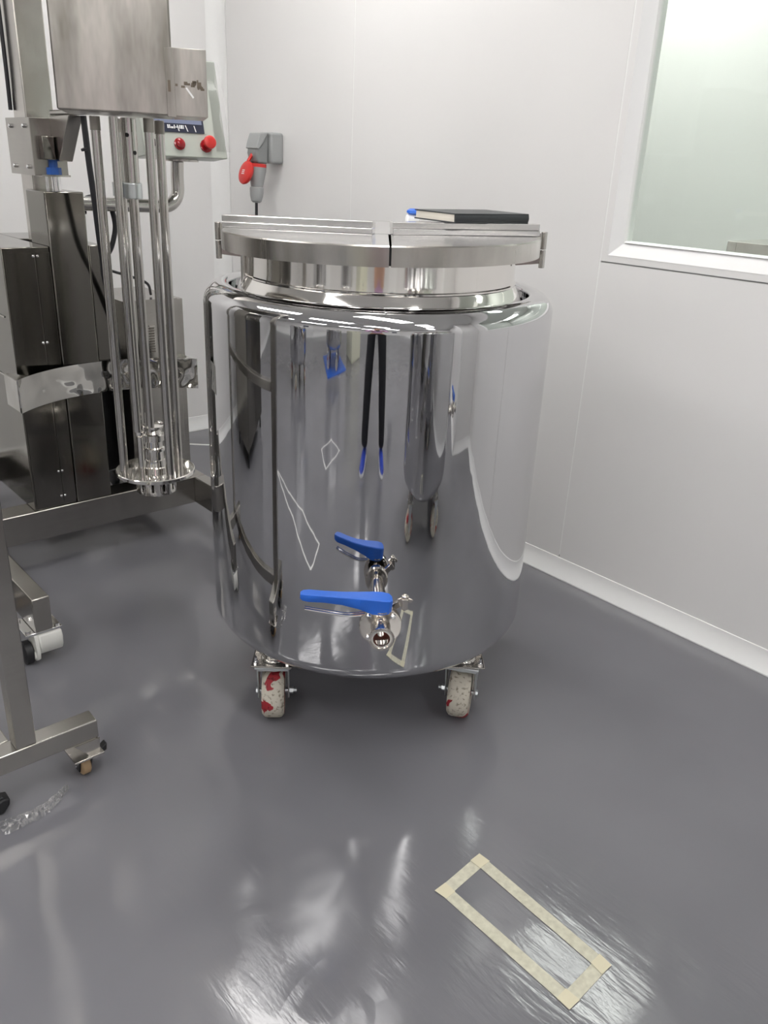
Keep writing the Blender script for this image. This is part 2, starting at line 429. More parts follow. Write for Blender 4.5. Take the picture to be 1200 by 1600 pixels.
# neighbouring room behind the window
bm = BM(); box(bm, (XW + .05, -1.4, -.08), (5.2, 4.0, 0)); struct('floor_next_room', bm, M_FLOOR)
bm = BM(); box(bm, (XW + .05, -1.4, CEIL), (5.2, 4.0, CEIL + .08)); struct('ceiling_next_room', bm, M_CEIL)
bm = BM(); box(bm, (4.4, -1.4, 0), (4.5, 4.0, CEIL)); struct('wall_next_room_right', bm, M_WALL2, smooth=0)
bm = BM(); box(bm, (XW + .05, 3.9, 0), (4.4, 4.0, CEIL)); struct('wall_next_room_back', bm, M_WALL2, smooth=0)
bm = BM(); box(bm, (XW + .05, -1.4, 0), (4.4, -1.3, CEIL)); struct('wall_next_room_front', bm, M_WALL2, smooth=0)

# ceiling lights
def lamp(x, y, label, m, sx=.3, sy=1.2):
    t = thing('ceiling_light', label, 'ceiling light', (x, y, CEIL - .012), 0, 'recessed light panels')
    bm = BM()
    for a, b in (((-sx / 2 - .02, -sy / 2 - .02), (sx / 2 + .02, -sy / 2)), ((-sx / 2 - .02, sy / 2), (sx / 2 + .02, sy / 2 + .02)),
                 ((-sx / 2 - .02, -sy / 2), (-sx / 2, sy / 2)), ((sx / 2, -sy / 2), (sx / 2 + .02, sy / 2))):
        box(bm, (*a, 0), (*b, .011))
    obj('frame', bm, M_FRAME, t, smooth=0)
    bm = BM(); box(bm, (-sx / 2, -sy / 2, .003), (sx / 2, sy / 2, .010)); obj('diffuser', bm, m, t, smooth=0)
    return t
for i, (x, y) in enumerate(LAMP_SPOTS):
    lamp(x, y, 'white ceiling LED panel, %s, %s' % (('in the row nearest the socket wall', 'in the row over the photographer', 'in the row behind the photographer', 'in the row farthest from the mixer')[i // 3], ('rightmost of its row', 'middle of its row', 'leftmost of its row')[i % 3]), M_LAMP)
for x, y, w_ in ((2.88, 1.80, 'nearest the glass'), (3.75, .0, 'farthest right'), (3.9, 2.7, 'farthest back')):
    t = lamp(x, y, 'white ceiling LED panel of the next room, ' + w_, M_LAMP2)
    t['group'] = 'light panels of the next room'

# ------------------------------------------------------------------ the big polished tank
TA = math.radians(41.0); TD = 1.94
TC = (TD * math.sin(TA), TD * math.cos(TA), 0)
tank = thing('mixing_tank', 'big mirror-polished steel tank with split lid, on casters in the middle of the floor', 'tank', TC, -TA)
bm = BM()
prof = [(0, .190), (.22, .192), (.30, .198)] + arc(.346, .262, .050, -90 + 8, 0, 8)[0:] + [(.396, .30)]
prof = [(0, .190), (.25, .193), (.338, .200)] + arc(.350, .248, .046, -80, 0, 10)
prof += [(.396, .50), (.396, .75), (.396, .985)] + arc(.353, .985, .043, 5, 95, 12) + arc(.3475, 1.0175, .010, 95, 180, 4) + [(.336, .985), (.330, .972), (.318, .968), (.29, .968)]
lathe(bm, prof, n=160); body = obj('body', bm, M_MIRROR, tank, smooth=40)
bm = BM()
prof = [(.318, .969), (.322, .985), (.324, 1.003), (.321, 1.012), (.316, 1.024), (.3085, 1.037), (.3060, 1.042), (.3078, 1.044), (.3078, 1.047), (.3045, 1.049), (.3035, 1.06), (.3035, 1.106), (.3035, 1.128), (.318, 1.130), (.318, 1.126), (.290, 1.126), (.290, .969)]
lathe(bm, prof, n=128); obj('neck', bm, M_NECK, tank, smooth=28)
# split lid: everything above tilts a hair
TILT = Matrix.Translation((0, 0, 1.13)) @ Matrix.Rotation(-math.radians(.75), 4, 'Y') @ Matrix.Translation((0, 0, -1.13))
def tilt(bm): bmesh.ops.transform(bm, matrix=TILT, verts=bm.verts)
ZB0, ZB1, RL = 1.102, 1.140, .351
def disc_part(bm, a0, a1, x0=None, yfront=None, n=48, cut=None):
    pts = []
    for i in range(n + 1):
        t = a0 + (a1 - a0) * i / n; pts.append((RL * math.cos(t), RL * math.sin(t)))
    return pts
def lid_part(a0, a1, xa, ya):
    # flat sheet with rim band, sector closed through the corner (xa,ya)
    pts = disc_part(None, a0, a1); poly = [(x, y, ZB1 - .003) for x, y in pts]
    if xa is not None: poly.append((xa, ya, ZB1 - .003))
    bm = BM(); prism(bm, poly, (0, 0, .003)); tilt(bm); o = obj('lid_panel', bm, M_LID, tank, smooth=20)
    bm = BM(); lathe(bm, [(RL + .002, ZB0), (RL + .002, ZB1 - .002), (RL, ZB1 + .0005), (RL - .003, ZB1), (RL - .003, ZB0), (RL + .002, ZB0)], n=64, a0=a0, a1=a1); tilt(bm)
    obj('rim_band', bm, M_SATIN, o, smooth=30)
    return o
XS = .018
aL = PI + .004; eps = .008
aF = -math.acos(XS / RL)                # front split angle
YS = -.078
rear = lid_part(eps, PI - eps, XS, YS + .004)
fl_ = lid_part(PI + eps, 2 * PI + aF - .006, XS - .003, YS - .002)
fr_ = lid_part(2 * PI + aF + .006, 2 * PI - eps, XS + .003, YS - .002)
def bar(x0, x1, par):
    bm = BM()
    box(bm, (x0, -.020, ZB1 + .0005), (x1, .012, ZB1 + .012)); box(bm, (x0, -.016, ZB1 + .0125), (x1, .016, ZB1 + .026)); box(bm, (x0 + .001, -.012, ZB1 + .011), (x1 - .001, .010, ZB1 + .014))
    ang = math.atan2(YS, .349) * (1 if x0 < 0 else -1); piv = -.349 if x0 < 0 else .349
    bmesh.ops.transform(bm, matrix=Matrix.Translation((piv, 0, 0)) @ Matrix.Rotation(ang, 4, 'Z') @ Matrix.Translation((-piv, 0, 0)), verts=bm.verts); tilt(bm)
    obj('lid_bar', bm, M_LID, par, smooth=0, bevel=.0012)
bar(-.349, -.007, fl_); bar(.013, .347, fr_)
bm = BM(); box(bm, (XS - .004, -.3475, ZB0 + .002), (XS + .005, -.3455, ZB1 - .003)); tilt(bm); obj('slot_shade', bm, M_DARK, rear, smooth=0)  # black strip stands in for the shade inside the front lid slot
for s in (-1, 1):
    bm = BM(); cx, cy = s * .3625, -.012
    cyl(bm, (cx, cy, 1.113), (cx, cy, 1.150), .0068); tilt(bm)
    h = obj('hinge', bm, M_SATIN, tank, bevel=.0006)
    bm = BM(); cyl(bm, (cx, cy, 1.073), (cx, cy, 1.1115), .0068); tilt(bm); obj('lower_barrel', bm, M_TUBE, h, bevel=.0006)
    bm = BM(); prism(bm, [(s * .302, .0, 1.098), (s * .302, .0, 1.076), (s * .357, -.008, 1.082), (s * .357, -.008, 1.104), (s * .335, -.006, 1.106)], (0, -.006, 0)); tilt(bm); obj('hinge_arm', bm, M_SATIN, h, smooth=0)
    bm = BM(); box(bm, (s * .351, -.020, 1.116), (s * .3565, -.004, 1.147)); tilt(bm); obj('hinge_leaf', bm, M_SATIN, h, smooth=0)
bm = BM(); cyl(bm, (-.296, -.085, 1.01), (-.296, -.085, 1.10), .006); obj('support_rod', bm, M_TUBE, tank)

# legs and casters
def caster_wheel(bm_r=.066, w=.054):
    bm = BM()
    prof = [(-w / 2, bm_r * .55), (-w / 2, bm_r * .86), (-w / 2 + .006, bm_r * .97), (-w / 2 + .013, bm_r), (w / 2 - .013, bm_r), (w / 2 - .006, bm_r * .97), (w / 2, bm_r * .86), (w / 2, bm_r * .55)]
    axlathe(bm, (0, 0, 0), (1, 0, 0), prof, 40); return bm
for (lx, ly, crot) in ((-.222, -.233, 4), (.243, -.206, -13), (-.233, .233, 20), (.233, .233, -30)):
    bm = BM(); cyl(bm, (lx, ly, .166), (lx, ly, .214), .0255, n=32)
    axlathe(bm, (lx, ly, .166), (0, 0, 1), [(0, .030), (.003, .029), (.006, .0257)], 32)
    leg = obj('leg', bm, M_TUBE, tank)
    bm = BM()
    a = math.radians(crot); Rz = Matrix.Rotation(a, 3, 'Z')
    obox(bm, (lx, ly, .163), (.098, .086, .005)); obj('mounting_plate', bm, M_SATIN, leg, smooth=0, bevel=.002)
    for sx in (-1, 1):
        for sy in (-1, 1): bm = BM(); hexbolt(bm, (lx + sx * .038, ly + sy * .030, .1655), (0, 0, 1), .0062, .006, .011, .0034); obj('bolt', bm, M_CHROME, leg)
    sg = -1 if lx < 0 else 1
    bm = BM(); prism(bm, [(lx + sg * .024, ly + .012, .166), (lx + sg * .046, ly + .012, .166), (lx + sg * .034, ly + .012, .20), (lx + sg * .024, ly + .012, .215)], (0, .004, 0)); obj('gusset', bm, M_SATIN, leg, smooth=0)
    # caster
    M = Matrix.Translation((lx, ly, 0)) @ Matrix.Rotation(a, 4, 'Z')
    bm = BM(); obox(bm, (0, 0, .1565), (.086, .078, .006)); axlathe(bm, (0, 0, .140), (0, 0, 1), [(0, .028), (.013, .032)], 32)
    bmesh.ops.transform(bm, matrix=M, verts=bm.verts); c = obj('caster', bm, M_ZINC, tank, bevel=.0015)
    bm = BM()
    for s in (-1, 1):
        prism(bm, [(s * .035, -.030, .150), (s * .035, .034, .150), (s * .035, .017, .052), (s * .035, .004, .045), (s * .035, -.008, .052)], (s * .0035, 0, 0))
    box(bm, (-.038, -.034, .146), (.038, .034, .151)); bmesh.ops.transform(bm, matrix=M, verts=bm.verts); obj('fork', bm, M_ZINC, c, bevel=.001)
    wm = caster_wheel(); bmesh.ops.transform(wm, matrix=M @ Matrix.Translation((0, .004, .0665)), verts=wm.verts); obj('wheel', wm, M_WHEEL, c)
    bm = BM(); cyl(bm, (-.044, .004, .0665), (.044, .004, .0665), .006, n=16)
    e = 1 if lx < 0 else -1
    cyl(bm, (e * .038, .004, .0665), (e * .048, .004, .0665), .0085, n=6); cyl(bm, (e * .048, .004, .0665), (e * .056, .004, .0665), .005, n=12)
    cyl(bm, (-e * .038, .004, .0665), (-e * .043, .004, .0665), .008, n=6)
    bmesh.ops.transform(bm, matrix=M, verts=bm.verts); obj('axle_bolt', bm, M_ZINC, c)

# outlet with two butterfly valves in a row
V0 = Vector((.0215, -.388, .434)); V1 = Vector((.031, -.575, .434)); VD = (V1 - V0).normalized(); VU = Vector((0, 0, 1)) - VD * VD.z; VU.normalize(); VS = VD.cross(VU).normalized()
def vp(s, u=0, x=0): return V0 + VD * s + VU * u + VS * x
bm = BM(); axlathe(bm, V0 - VD * .03, VD, [(0, .019), (.088, .019), (.098, .019), (.100, .0255), (.112, .0255), (.116, .019)], 32); axlathe(bm, V0 - VD * .004, VD, [(0, .040), (.003, .040), (.006, .030)], 32)
pipe = obj('outlet_pipe', bm, M_VALVE, tank)
def valve(s0, hd, hl, hu, name='outlet_valve'):
    bm = BM()
    axlathe(bm, vp(s0), VD, [(-.018, .019), (-.009, .019), (-.009, .041), (-.0075, .0425), (-.001, .0425), (-.001, .040), (.001, .040), (.001, .0425), (.0075, .0425), (.009, .041), (.009, .020), (.016, .019)], 40)
    axlathe(bm, vp(s0, .030), VU, [(0, .012), (hu - .034, .012), (hu - .032, .0085), (hu - .028, .0085)], 24)
    v_ = obj('outlet_valve', bm, M_VALVE, tank)
    for k in range(4):
        bm = BM(); t = PI / 4 + k * PI / 2; c = vp(s0, .034 * math.sin(t), .034 * math.cos(t))
        axlathe(bm, c + VD * .009, VD, [(0, .0052), (.003, .0052), (.0055, .003)], 12); axlathe(bm, c - VD * .009, -VD, [(0, .0052), (.004, .0045)], 6); cyl(bm, c - VD * .009, c + VD * .009, .003, n=8)
        obj('bolt', bm, M_CHROME, v_)
    # handle : tapered lever
    hd = Vector(hd).normalized(); up = (VU - hd * VU.dot(hd)).normalized(); sd = hd.cross(up).normalized(); base = vp(s0, hu - .012)
    bm = BM(); rings = []
    for t, w, z0, z1 in ((-.020, .010, .004, .028), (-.014, .0165, .000, .031), (0, .0195, -.002, .032), (.02, .0185, -.002, .032), (.05, .0155, .006, .031), (.09, .0125, .012, .030), (.13, .0115, .014, .030), (.165, .0125, .014, .030), (.178, .0105, .015, .029), (.184, .006, .017, .027)):
        c = base + hd * (t * hl / .184 if t > 0 else t)
        rings.append([bm.verts.new(c + sd * a * w + up * b) for a, b in ((-.96, z0 + .002), (-.88, z0), (.88, z0), (.96, z0 + .002), (1, z1 - .002), (.9, z1), (-.9, z1), (-1, z1 - .002))])
    for A, B in zip(rings, rings[1:]):
        for i in range(8): bm.faces.new((A[i], A[(i + 1) % 8], B[(i + 1) % 8], B[i]))
    bm.faces.new(rings[0]); bm.faces.new(rings[-1][::-1])
    h = obj('handle', bm, M_BLUE, v_, smooth=32, bevel=.0012); h['label'] = 'blue plastic lever handle'
    # index plate and trigger lever
    bm = BM(); 
    pts = [base + hd * .02 - up * .006, base + hd * .06 - up * .014, base + hd * .11 * hl / .184 - up * .012, base + hd * .172 * hl / .184 - up * .006]
    for off in (-.004, .004): tube(bm, [p + sd * off for p in spline(pts, 5)], .0026, 8)
    obj('trigger', bm, M_CHROME, v_)
    bm = BM(); axlathe(bm, vp(s0, .0345), VU, [(0, .020), (.0022, .020)], 24); obj('index_plate', bm, M_VALVE, v_)
    return v_
valve(.126, (-.985, -.075, .075), .161, .044)
def clamp(s0, lever):
    bm = BM(); axlathe(bm, vp(s0), VD, [(-.008, .0205), (-.008, .030), (-.005, .0335), (.005, .0335), (.008, .030), (.008, .0205)], 36)
    c = obj('pipe_clamp', bm, M_VALVE, tank)
    bm = BM(); p = vp(s0 + .012, .030, -.050); obox(bm, vp(s0 + .004, .024, -.036), (.030, .010, .014), Matrix.Rotation(-.6, 3, 'Y'))
    obox(bm, p, (.012, .012, .024)); cyl(bm, p + Vector((.0, 0, -.016)), p + Vector((0, 0, .022)), .003, n=10)
    axlathe(bm, p + Vector((0, 0, .012)), (0, 0, 1), [(0, .007), (.006, .008), (.008, .005)], 10)
    for k in (-1, 1): obox(bm, p + Vector((k * .010, 0, .008)), (.010, .005, .008), Matrix.Rotation(k * .5, 3, 'Y'))
    obj('wing_nut', bm, M_VALVE, c, bevel=.001)
clamp(.082, 1)
bm = BM()
axlathe(bm, vp(.142), VD, [(0, .019), (.030, .019), (.032, .0215), (.0355, .0225), (.037, .0250), (.0415, .0250), (.042, .0240), (.042, .0200), (.040, .0195), (.040, .0165), (-.004, .0165)], 40, caps=False)
port = obj('outlet_port', bm, M_VALVE, tank)
bm = BM(); cyl(bm, vp(.1425), vp(.145), .0166, n=32); obj('valve_flap', bm, mat('dark_red_seal', (.16, .03, .025), .25), port)
bm = BM(); cyl(bm, vp(.145, 0, -.016), vp(.145, 0, .016), .003); cyl(bm, vp(.146, -.006), vp(.152, -.006), .006, n=16); obj('flap_shaft', bm, M_CHROME, port)

# ------------------------------------------------------------------ notebook and little bottle on the lid
nb_r = math.radians(-7)
nb = thing('notebook', 'black hardcover notebook lying on the right half of the tank lid', 'notebook', (1.328, 1.291, 1.1690), nb_r)
bm = BM(); box(bm, (0, 0, .0), (.21, .148, .0025)); box(bm, (0, 0, .0175), (.21, .148, .020)); 
cv = obj('cover', bm, M_COVER, nb, smooth=0, bevel=.0008)
bm = BM(); pts = [(.0, .0015, .0)] 
prism(bm, [(0, y_, z_) for y_, z_ in ((.003, .0005), (.0, .003), (-.0015, .010), (.0, .017), (.003, .0195), (.0045, .0170), (.0035, .0030))], (.21, 0, 0)); obj('spine', bm, M_COVER, nb, smooth=50)
bm = BM(); box(bm, (.003, .005, .0026), (.207, .145, .0174)); obj('page_block', bm, M_PAPER, nb, smooth=0)
jar = thing('small_bottle', 'small white bottle with a blue cap lying beside the black notebook', 'bottle', (1.398, 1.492, 1.147), math.radians(-30))
bm = BM(); axlathe(bm, (-.02, 0, .014), (1, 0, 0), [(0, .010), (.003, .013), (.028, .0135), (.031, .009)], 24); obj('bottle_body', bm, M_WHITE, jar)
bm = BM(); axlathe(bm, (-.002, 0, .026), (0, 0, 1), [(0, .011), (.004, .0175), (.009, .0165), (.013, .010)], 24); obj('cap', bm, M_BLUE, jar)

# ------------------------------------------------------------------ lifting mixer on the left
mx_ = thing('mixer_lift', 'tall stainless homogenizer mixer on a lifting column and castered U-frame, left of the tank', 'mixer', (.99, 2.60, 0))
def part(name, bm, m=M_DARKST, par=None, **kw): return obj(name, bm, m, par or mx_, world=True, **kw)
# base frame
bm = BM()
box(bm, (.575, 2.55, .10), (1.405, 2.64, .20))
base = part('base_frame', bm, M_FRAMEST, bevel=.003)
bm = BM(); box(bm, (.575, 1.985, .10), (.621, 2.5495, .20)); part('leg', bm, M_FRAMEST, bevel=.003)
bm = BM(); box(bm, (1.359, 1.985, .10), (1.405, 2.5495, .20)); part('leg', bm, M_FRAMEST, bevel=.003)
bm = BM(); box(bm, (.62, 2.641, .10), (.67, 3.15, .20)); box(bm, (1.31, 2.641, .10), (1.36, 3.15, .20)); box(bm, (.62, 3.151, .10), (1.36, 3.20, .20)); part('rear_frame', bm, M_FRAMEST, bevel=.003)
def level_caster(x, y, rot=0):
    bm = BM(); box(bm, (x - .048, y - .040, .093), (x + .048, y + .060, .0995))
    c = part('caster', bm, M_CHROME, bevel=.001)
    for a in (-.038, .038):
        for b in (-.028, .048): bm = BM(); hexbolt(bm, (x + a, y + b, .0995), (0, 0, 1), .007, .006); part('bolt', bm, M_CHROME, c)
    bm = BM()   # white housing: two cheeks and a rounded hood
    hood = [(x, y + .055, .092), (x, y - .045, .092), (x, y - .052, .075), (x, y - .050, .050), (x, y - .040, .032), (x, y - .010, .046), (x, y + .028, .05), (x, y + .055, .062)]
    prism(bm, [Vector(p) + Vector((-.018, 0, 0)) for p in hood], (.062, 0, 0)); part('housing', bm, M_NYLON, c, bevel=.004)
    bm = BM(); prism(bm, [(x - .028, y + .030, .092), (x - .028, y - .042, .092), (x - .028, y - .054, .050), (x - .028, y - .046, .022), (x - .028, y - .030, .010), (x - .028, y - .012, .020), (x - .028, y + .006, .045)], (.010, 0, 0))
    axlathe(bm, (x - .028, y - .030, .030), (-1, 0, 0), [(0, .014), (.003, .012), (.004, .007)], 20); part('cheek', bm, M_NYLON, c, bevel=.002)
    bm = BM(); cyl(bm, (x - .034, y - .030, .030), (x - .030, y - .030, .030), .007, n=6); part('axle_bolt', bm, M_CHROME, c)
    bm = BM(); axlathe(bm, (x - .054, y - .008, .033), (1, 0, 0), [(0, .026), (.004, .032), (.021, .032), (.025, .026)], 32)
    part('wheel', bm, M_BLACK, c)
level_caster(.598, 2.03); level_caster(1.382, 2.03); level_caster(.64, 3.13); level_caster(1.34, 3.13)
# column shroud
bm = BM(); box(bm, (.93, 2.552, .2005), (1.047, 2.70, 1.165)); col = part('column_shroud', bm, M_DARKST, bevel=.004)
bm = BM(); box(bm, (.956, 2.702, .21), (1.040, 2.80, 2.2)); mast = part('mast', bm, M_SATIN, bevel=.004)
bm = BM(); tube(bm, spline([(.948, 2.79, 2.2), (.946, 2.79, 1.9), (.947, 2.79, 1.52), (.949, 2.80, 1.38)]), .006, 10); obj_c = part('cable', bm, M_CABLE, mast)
# carriage
bm = BM(); box(bm, (.930, 2.608, 1.205), (.9335, 2.80, 1.358)); box(bm, (.930, 2.604, 1.205), (1.028, 2.608, 1.358)); box(bm, (1.0245, 2.608, 1.205), (1.028, 2.80, 1.358))
box(bm, (.934, 2.797, 1.205), (1.024, 2.80, 1.358))
car = part('carriage', bm, M_FRAMEST, smooth=0, bevel=.001)
for yy, zz in ((2.758, 1.336), (2.647, 1.336), (2.756, 1.228), (2.644, 1.228)):
    bm = BM(); axlathe(bm, (.930, yy, zz), (-1, 0, 0), [(0, .006), (.006, .006), (.008, .004)], 14); part('bolt', bm, M_CHROME, car)
bm = BM(); box(bm, (.950, 2.575, 1.249), (.984, 2.6035, 1.311)); part('clevis', bm, M_DARKST, car, bevel=.002)
bm = BM(); box(bm, (.945, 2.59, 1.2035), (1.028, 2.66, 1.2085)); part('bottom_plate', bm, M_SATIN, car, smooth=0)
bm = BM(); cyl(bm, (.984, 2.60, 1.209), (.984, 2.60, 1.228), .021, n=6); cyl(bm, (.984, 2.60, 1.228), (.984, 2.60, 1.25), .012); part('rod_nut', bm, M_BLUEN, car)
bm = BM(); cyl(bm, (.993, 2.615, 1.16), (.993, 2.615, 1.2035), .0135); cyl(bm, (.975, 2.64, 1.16), (.975, 2.64, 1.2035), .004); part('lift_rod', bm, M_CHROME, car)
# arm and gusset to the head
bm = BM(); box(bm, (.989, 2.225, 1.3672), (1.027, 2.6035, 1.380)); part('arm', bm, M_FRAMEST, bevel=.003)
bm = BM(); prism(bm, [(.988, 2.603, 1.366), (.988, 2.462, 1.366), (.988, 2.562, 1.246), (.988, 2.603, 1.246)], (.040, 0, 0)); part('arm_gusset', bm, M_FRAMEST, bevel=.0025)
# head box, turned towards the operator
HA = math.radians(27); hd_c = Vector((.980, 2.110, 0)); hx = Vector((math.cos(HA), -math.sin(HA), 0)); hy = Vector((math.sin(HA), math.cos(HA), 0))
def hp(x, y, z): return hd_c + hx * x + hy * y + Vector((0, 0, z))
ROT = Matrix((hx, hy, Vector((0, 0, 1)))).transposed()
def hbox(bm, a, b): 
    vs = box(bm, a, b)
    for v in vs: v.co = hp(*v.co)
X0, X1, X2 = -.137, .123, .200
bm = BM(); hbox(bm, (X0, -.125, 1.362), (X1, .125, 2.15)); head = part('head_cover', bm, M_HEAD, bevel=.004)
bm = BM(); hbox(bm, (X1 + .0005, -.1255, 1.362), (X2, .11, 1.503)); hbox(bm, (X1 - .016, -.1270, 1.359), (X1 + .004, -.1252, 1.503)); side = part('side_cover', bm, M_HEAD, head, bevel=.002)
bm = BM()
rnd = random.Random(3)
for i in range(16):
    x_ = X1 + .004 + rnd.random() * .058; z_ = 1.429 + rnd.gauss(0, .004) - (.004 if rnd.random() < .3 else 0)
    hbox(bm, (x_, -.1262, z_ - .0035), (x_ + .003 + rnd.random() * .009, -.1256, z_ + .001 + rnd.random() * .003))
hbox(bm, (X1 - .012, -.1277, 1.412), (X1 - .006, -.1271, 1.436))
part('glue_residue', bm, mat('brown_residue', (.16, .13, .10), .8), head, smooth=0)
bm = BM(); vs = obox(bm, (0, 0, 0), (.004, .0012, .026), Matrix.Rotation(math.radians(-38), 3, 'Y'))
for v in vs: v.co = hp(v.co.x + .160, v.co.y - .1268, v.co.z + 1.412)
part('scratch_mark', bm, M_WHITE, head, smooth=0)
# rods, shaft, disc and rotor
DC = Vector((1.012, 2.130, 0)); ZD = .432
rods = [(-.092, .022), (.004, -.092), (.096, .030), (.004, .100)]
for (dx, dy) in rods:
    bm = BM(); p = DC + Vector((dx * .93, dy * .93, 0)); cyl(bm, p + Vector((0, 0, ZD)), p + Vector((0, 0, 1.357)), .0118, n=24)
    r_ = part('rod', bm, M_TUBE)
    bm = BM(); cyl(bm, p + Vector((0, 0, 1.325)), p + Vector((0, 0, 1.356)), .0128, n=24); part('rod_end', bm, M_HEAD, r_)
    bm = BM(); axlathe(bm, p + Vector((0, 0, ZD - .012)), (0, 0, -1), [(0, .009), (.006, .009), (.010, .004)], 12); part('rod_nut', bm, M_CHROME, r_)
SX = Vector((.998, 2.118, 0))
for dx, dy in ((-.030, .025), (-.045, -.015)):
    bm = BM(); p = SX + Vector((dx, dy, 0)); cyl(bm, p + Vector((0, 0, .56 if dx < -.04 else .60)), p + Vector((0, 0, 1.357)), .0085 if dx > -.04 else .0105, n=20); part('pipe', bm, M_TUBE)
bm = BM(); cyl(bm, SX + Vector((0, 0, 1.205)), SX + Vector((0, 0, 1.357)), .0185, n=32); sh = part('drive_shaft', bm, M_TUBE)
bm = BM(); axlathe(bm, SX + Vector((0, 0, 1.170)), (0, 0, 1), [(0, .021), (.001, .023), (.036, .023), (.038, .021)], 32); axlathe(bm, SX + Vector((-.028, .02, 1.175)), (0, 0, 1), [(0, .016), (.033, .016)], 24); part('coupling', bm, M_ZINC, sh, bevel=.001)
bm = BM(); cyl(bm, SX + Vector((0, 0, .55)), SX + Vector((0, 0, 1.17)), .0125, n=28); part('lower_shaft', bm, M_TUBE, sh)
bm = BM(); cyl(bm, SX + Vector((-.0125, -.0142, 1.318)), SX + Vector((-.0105, -.0118, 1.318)), .0052, n=14); part('set_screw', bm, M_DARK, sh); bm = BM(); cyl(bm, SX + Vector((.004, -.0190, 1.278)), SX + Vector((.003, -.0165, 1.278)), .005, n=14); part('set_screw', bm, M_DARK, sh)
bm = BM(); lathe(bm, [(.03, ZD - .012), (.110, ZD - .012), (.1125, ZD - .010), (.1125, ZD - .002), (.110, ZD), (.03, ZD)], (DC.x, DC.y), 72); part('disc_plate', bm, M_NECK, smooth=30)
bm = BM(); axlathe(bm, DC + Vector((0, 0, ZD)), (0, 0, 1), [(0, .042), (.010, .042), (.011, .034), (.018, .032), (.030, .031), (.031, .027), (.056, .027), (.058, .034), (.066, .034), (.068, .026), (.085, .024), (.087, .031), (.105, .031), (.108, .026), (.118, .022), (.124, .030), (.130, .030), (.134, .014)], 40); hub = part('bearing_hub', bm, M_NECK, smooth=28)
for k in range(2): bm = BM(); p = DC + Vector((-.050 + k * .085, -.02 + .05 * k, 0)); axlathe(bm, p + Vector((0, 0, ZD)), (0, 0, 1), [(0, .008), (.11, .008), (.115, .012), (.125, .012), (.13, .004)], 18); part('tie_bolt', bm, M_NECK, hub)
# slotted stator: outer shell with real slots over a dark core
bm = BM(); n = 44; zt, z1, z2, zb = ZD - .012, ZD - .022, ZD - .058, ZD - .068; r_o = .0565
def ringv(z, r=r_o): return [bm.verts.new((DC.x + r * math.cos(2 * PI * i / n), DC.y + r * math.sin(2 * PI * i / n), z)) for i in range(n)]
rs = [ringv(z) for z in (zt, z1, z2, zb)]
for k in range(3):
    for i in range(n):
        if k == 1 and i % 4 == 0: continue
        bm.faces.new((rs[k][i], rs[k][(i + 1) % n], rs[k + 1][(i + 1) % n], rs[k + 1][i]))
bi = ringv(zb, .046); 
for i in range(n): bm.faces.new((rs[3][i], rs[3][(i + 1) % n], bi[(i + 1) % n], bi[i]))
st = part('stator', bm, M_NECK, smooth=30)
sm = st.modifiers.new('solid', 'SOLIDIFY'); sm.thickness = .003; sm.offset = -1
bm = BM(); cyl(bm, (DC.x, DC.y, zb + .008), (DC.x, DC.y, zt), .043, n=32); part('rotor', bm, M_DARKST, st)
# electrical cabinet behind the column
bm = BM(); box(bm, (.792, 2.557, .2005), (.9285, 3.02, 1.013)); box(bm, (1.0485, 2.557, .66), (1.100, 3.02, 1.013)); box(bm, (.93, 2.81, .2005), (1.047, 3.02, 1.013)); box(bm, (1.0486, 2.70, .2005), (1.09, 3.02, .659))
cabinet = part('cabinet', bm, M_DARKST, bevel=.0025)
bm = BM(); box(bm, (.887, 2.5545, .215), (.927, 2.5566, .998)); part('door_panel', bm, M_DARKST, cabinet, smooth=0, bevel=.0006)
bm = BM(); box(bm, (.798, 2.5545, .215), (.8835, 2.5566, .998)); part('door_panel', bm, M_DARKST, cabinet, smooth=0, bevel=.0006)
for zz in (.988, .735, .32, .235):
    for xx in (.879, .891): bm = BM(); axlathe(bm, (xx, 2.5545, zz), (0, -1, 0), [(0, .0042), (.002, .0038), (.0032, .002)], 12); part('screw', bm, M_CHROME, cabinet)
bm = BM(); box(bm, (.7895, 2.60, .62), (.7915, 3.0, .625)); box(bm, (.7895, 2.60, .81), (.7915, 3.0, .815)); part('side_seam', bm, M_STRIP, cabinet, smooth=0)
# motor box with louvres, lower right
bm = BM(); box(bm, (1.185, 2.652, .2005), (1.385, 2.95, .823)); box(bm, (1.3855, 2.665, .2005), (1.410, 2.95, .818)); mot = part('motor_housing', bm, M_FRAMEST, bevel=.002)
def louvre(x0, x1, z0, z1, k):
    bm = BM(); h = (z1 - z0) / k
    for i in range(k):
        z_ = z0 + i * h; prism(bm, [(x0, 2.6515, z_), (x0, 2.6515, z_ + h * .62), (x0, 2.6450, z_ + h * .05)], (x1 - x0, 0, 0))
    part('vent', bm, M_SATIN, mot, smooth=0)
louvre(1.272, 1.292, .645, .742, 11); louvre(1.330, 1.352, .632, .748, 12); louvre(1.275, 1.292, .325, .40, 7); louvre(1.330, 1.350, .29, .40, 10)
bm = BM(); axlathe(bm, (1.14, 2.84, .2005), (0, 0, 1), [(0, .06), (.02, .068), (.38, .068), (.42, .05)], 28); part('dark_gap_filler', bm, M_BLACK)  # black cylinder added to fill the dark gap beside the cabinet
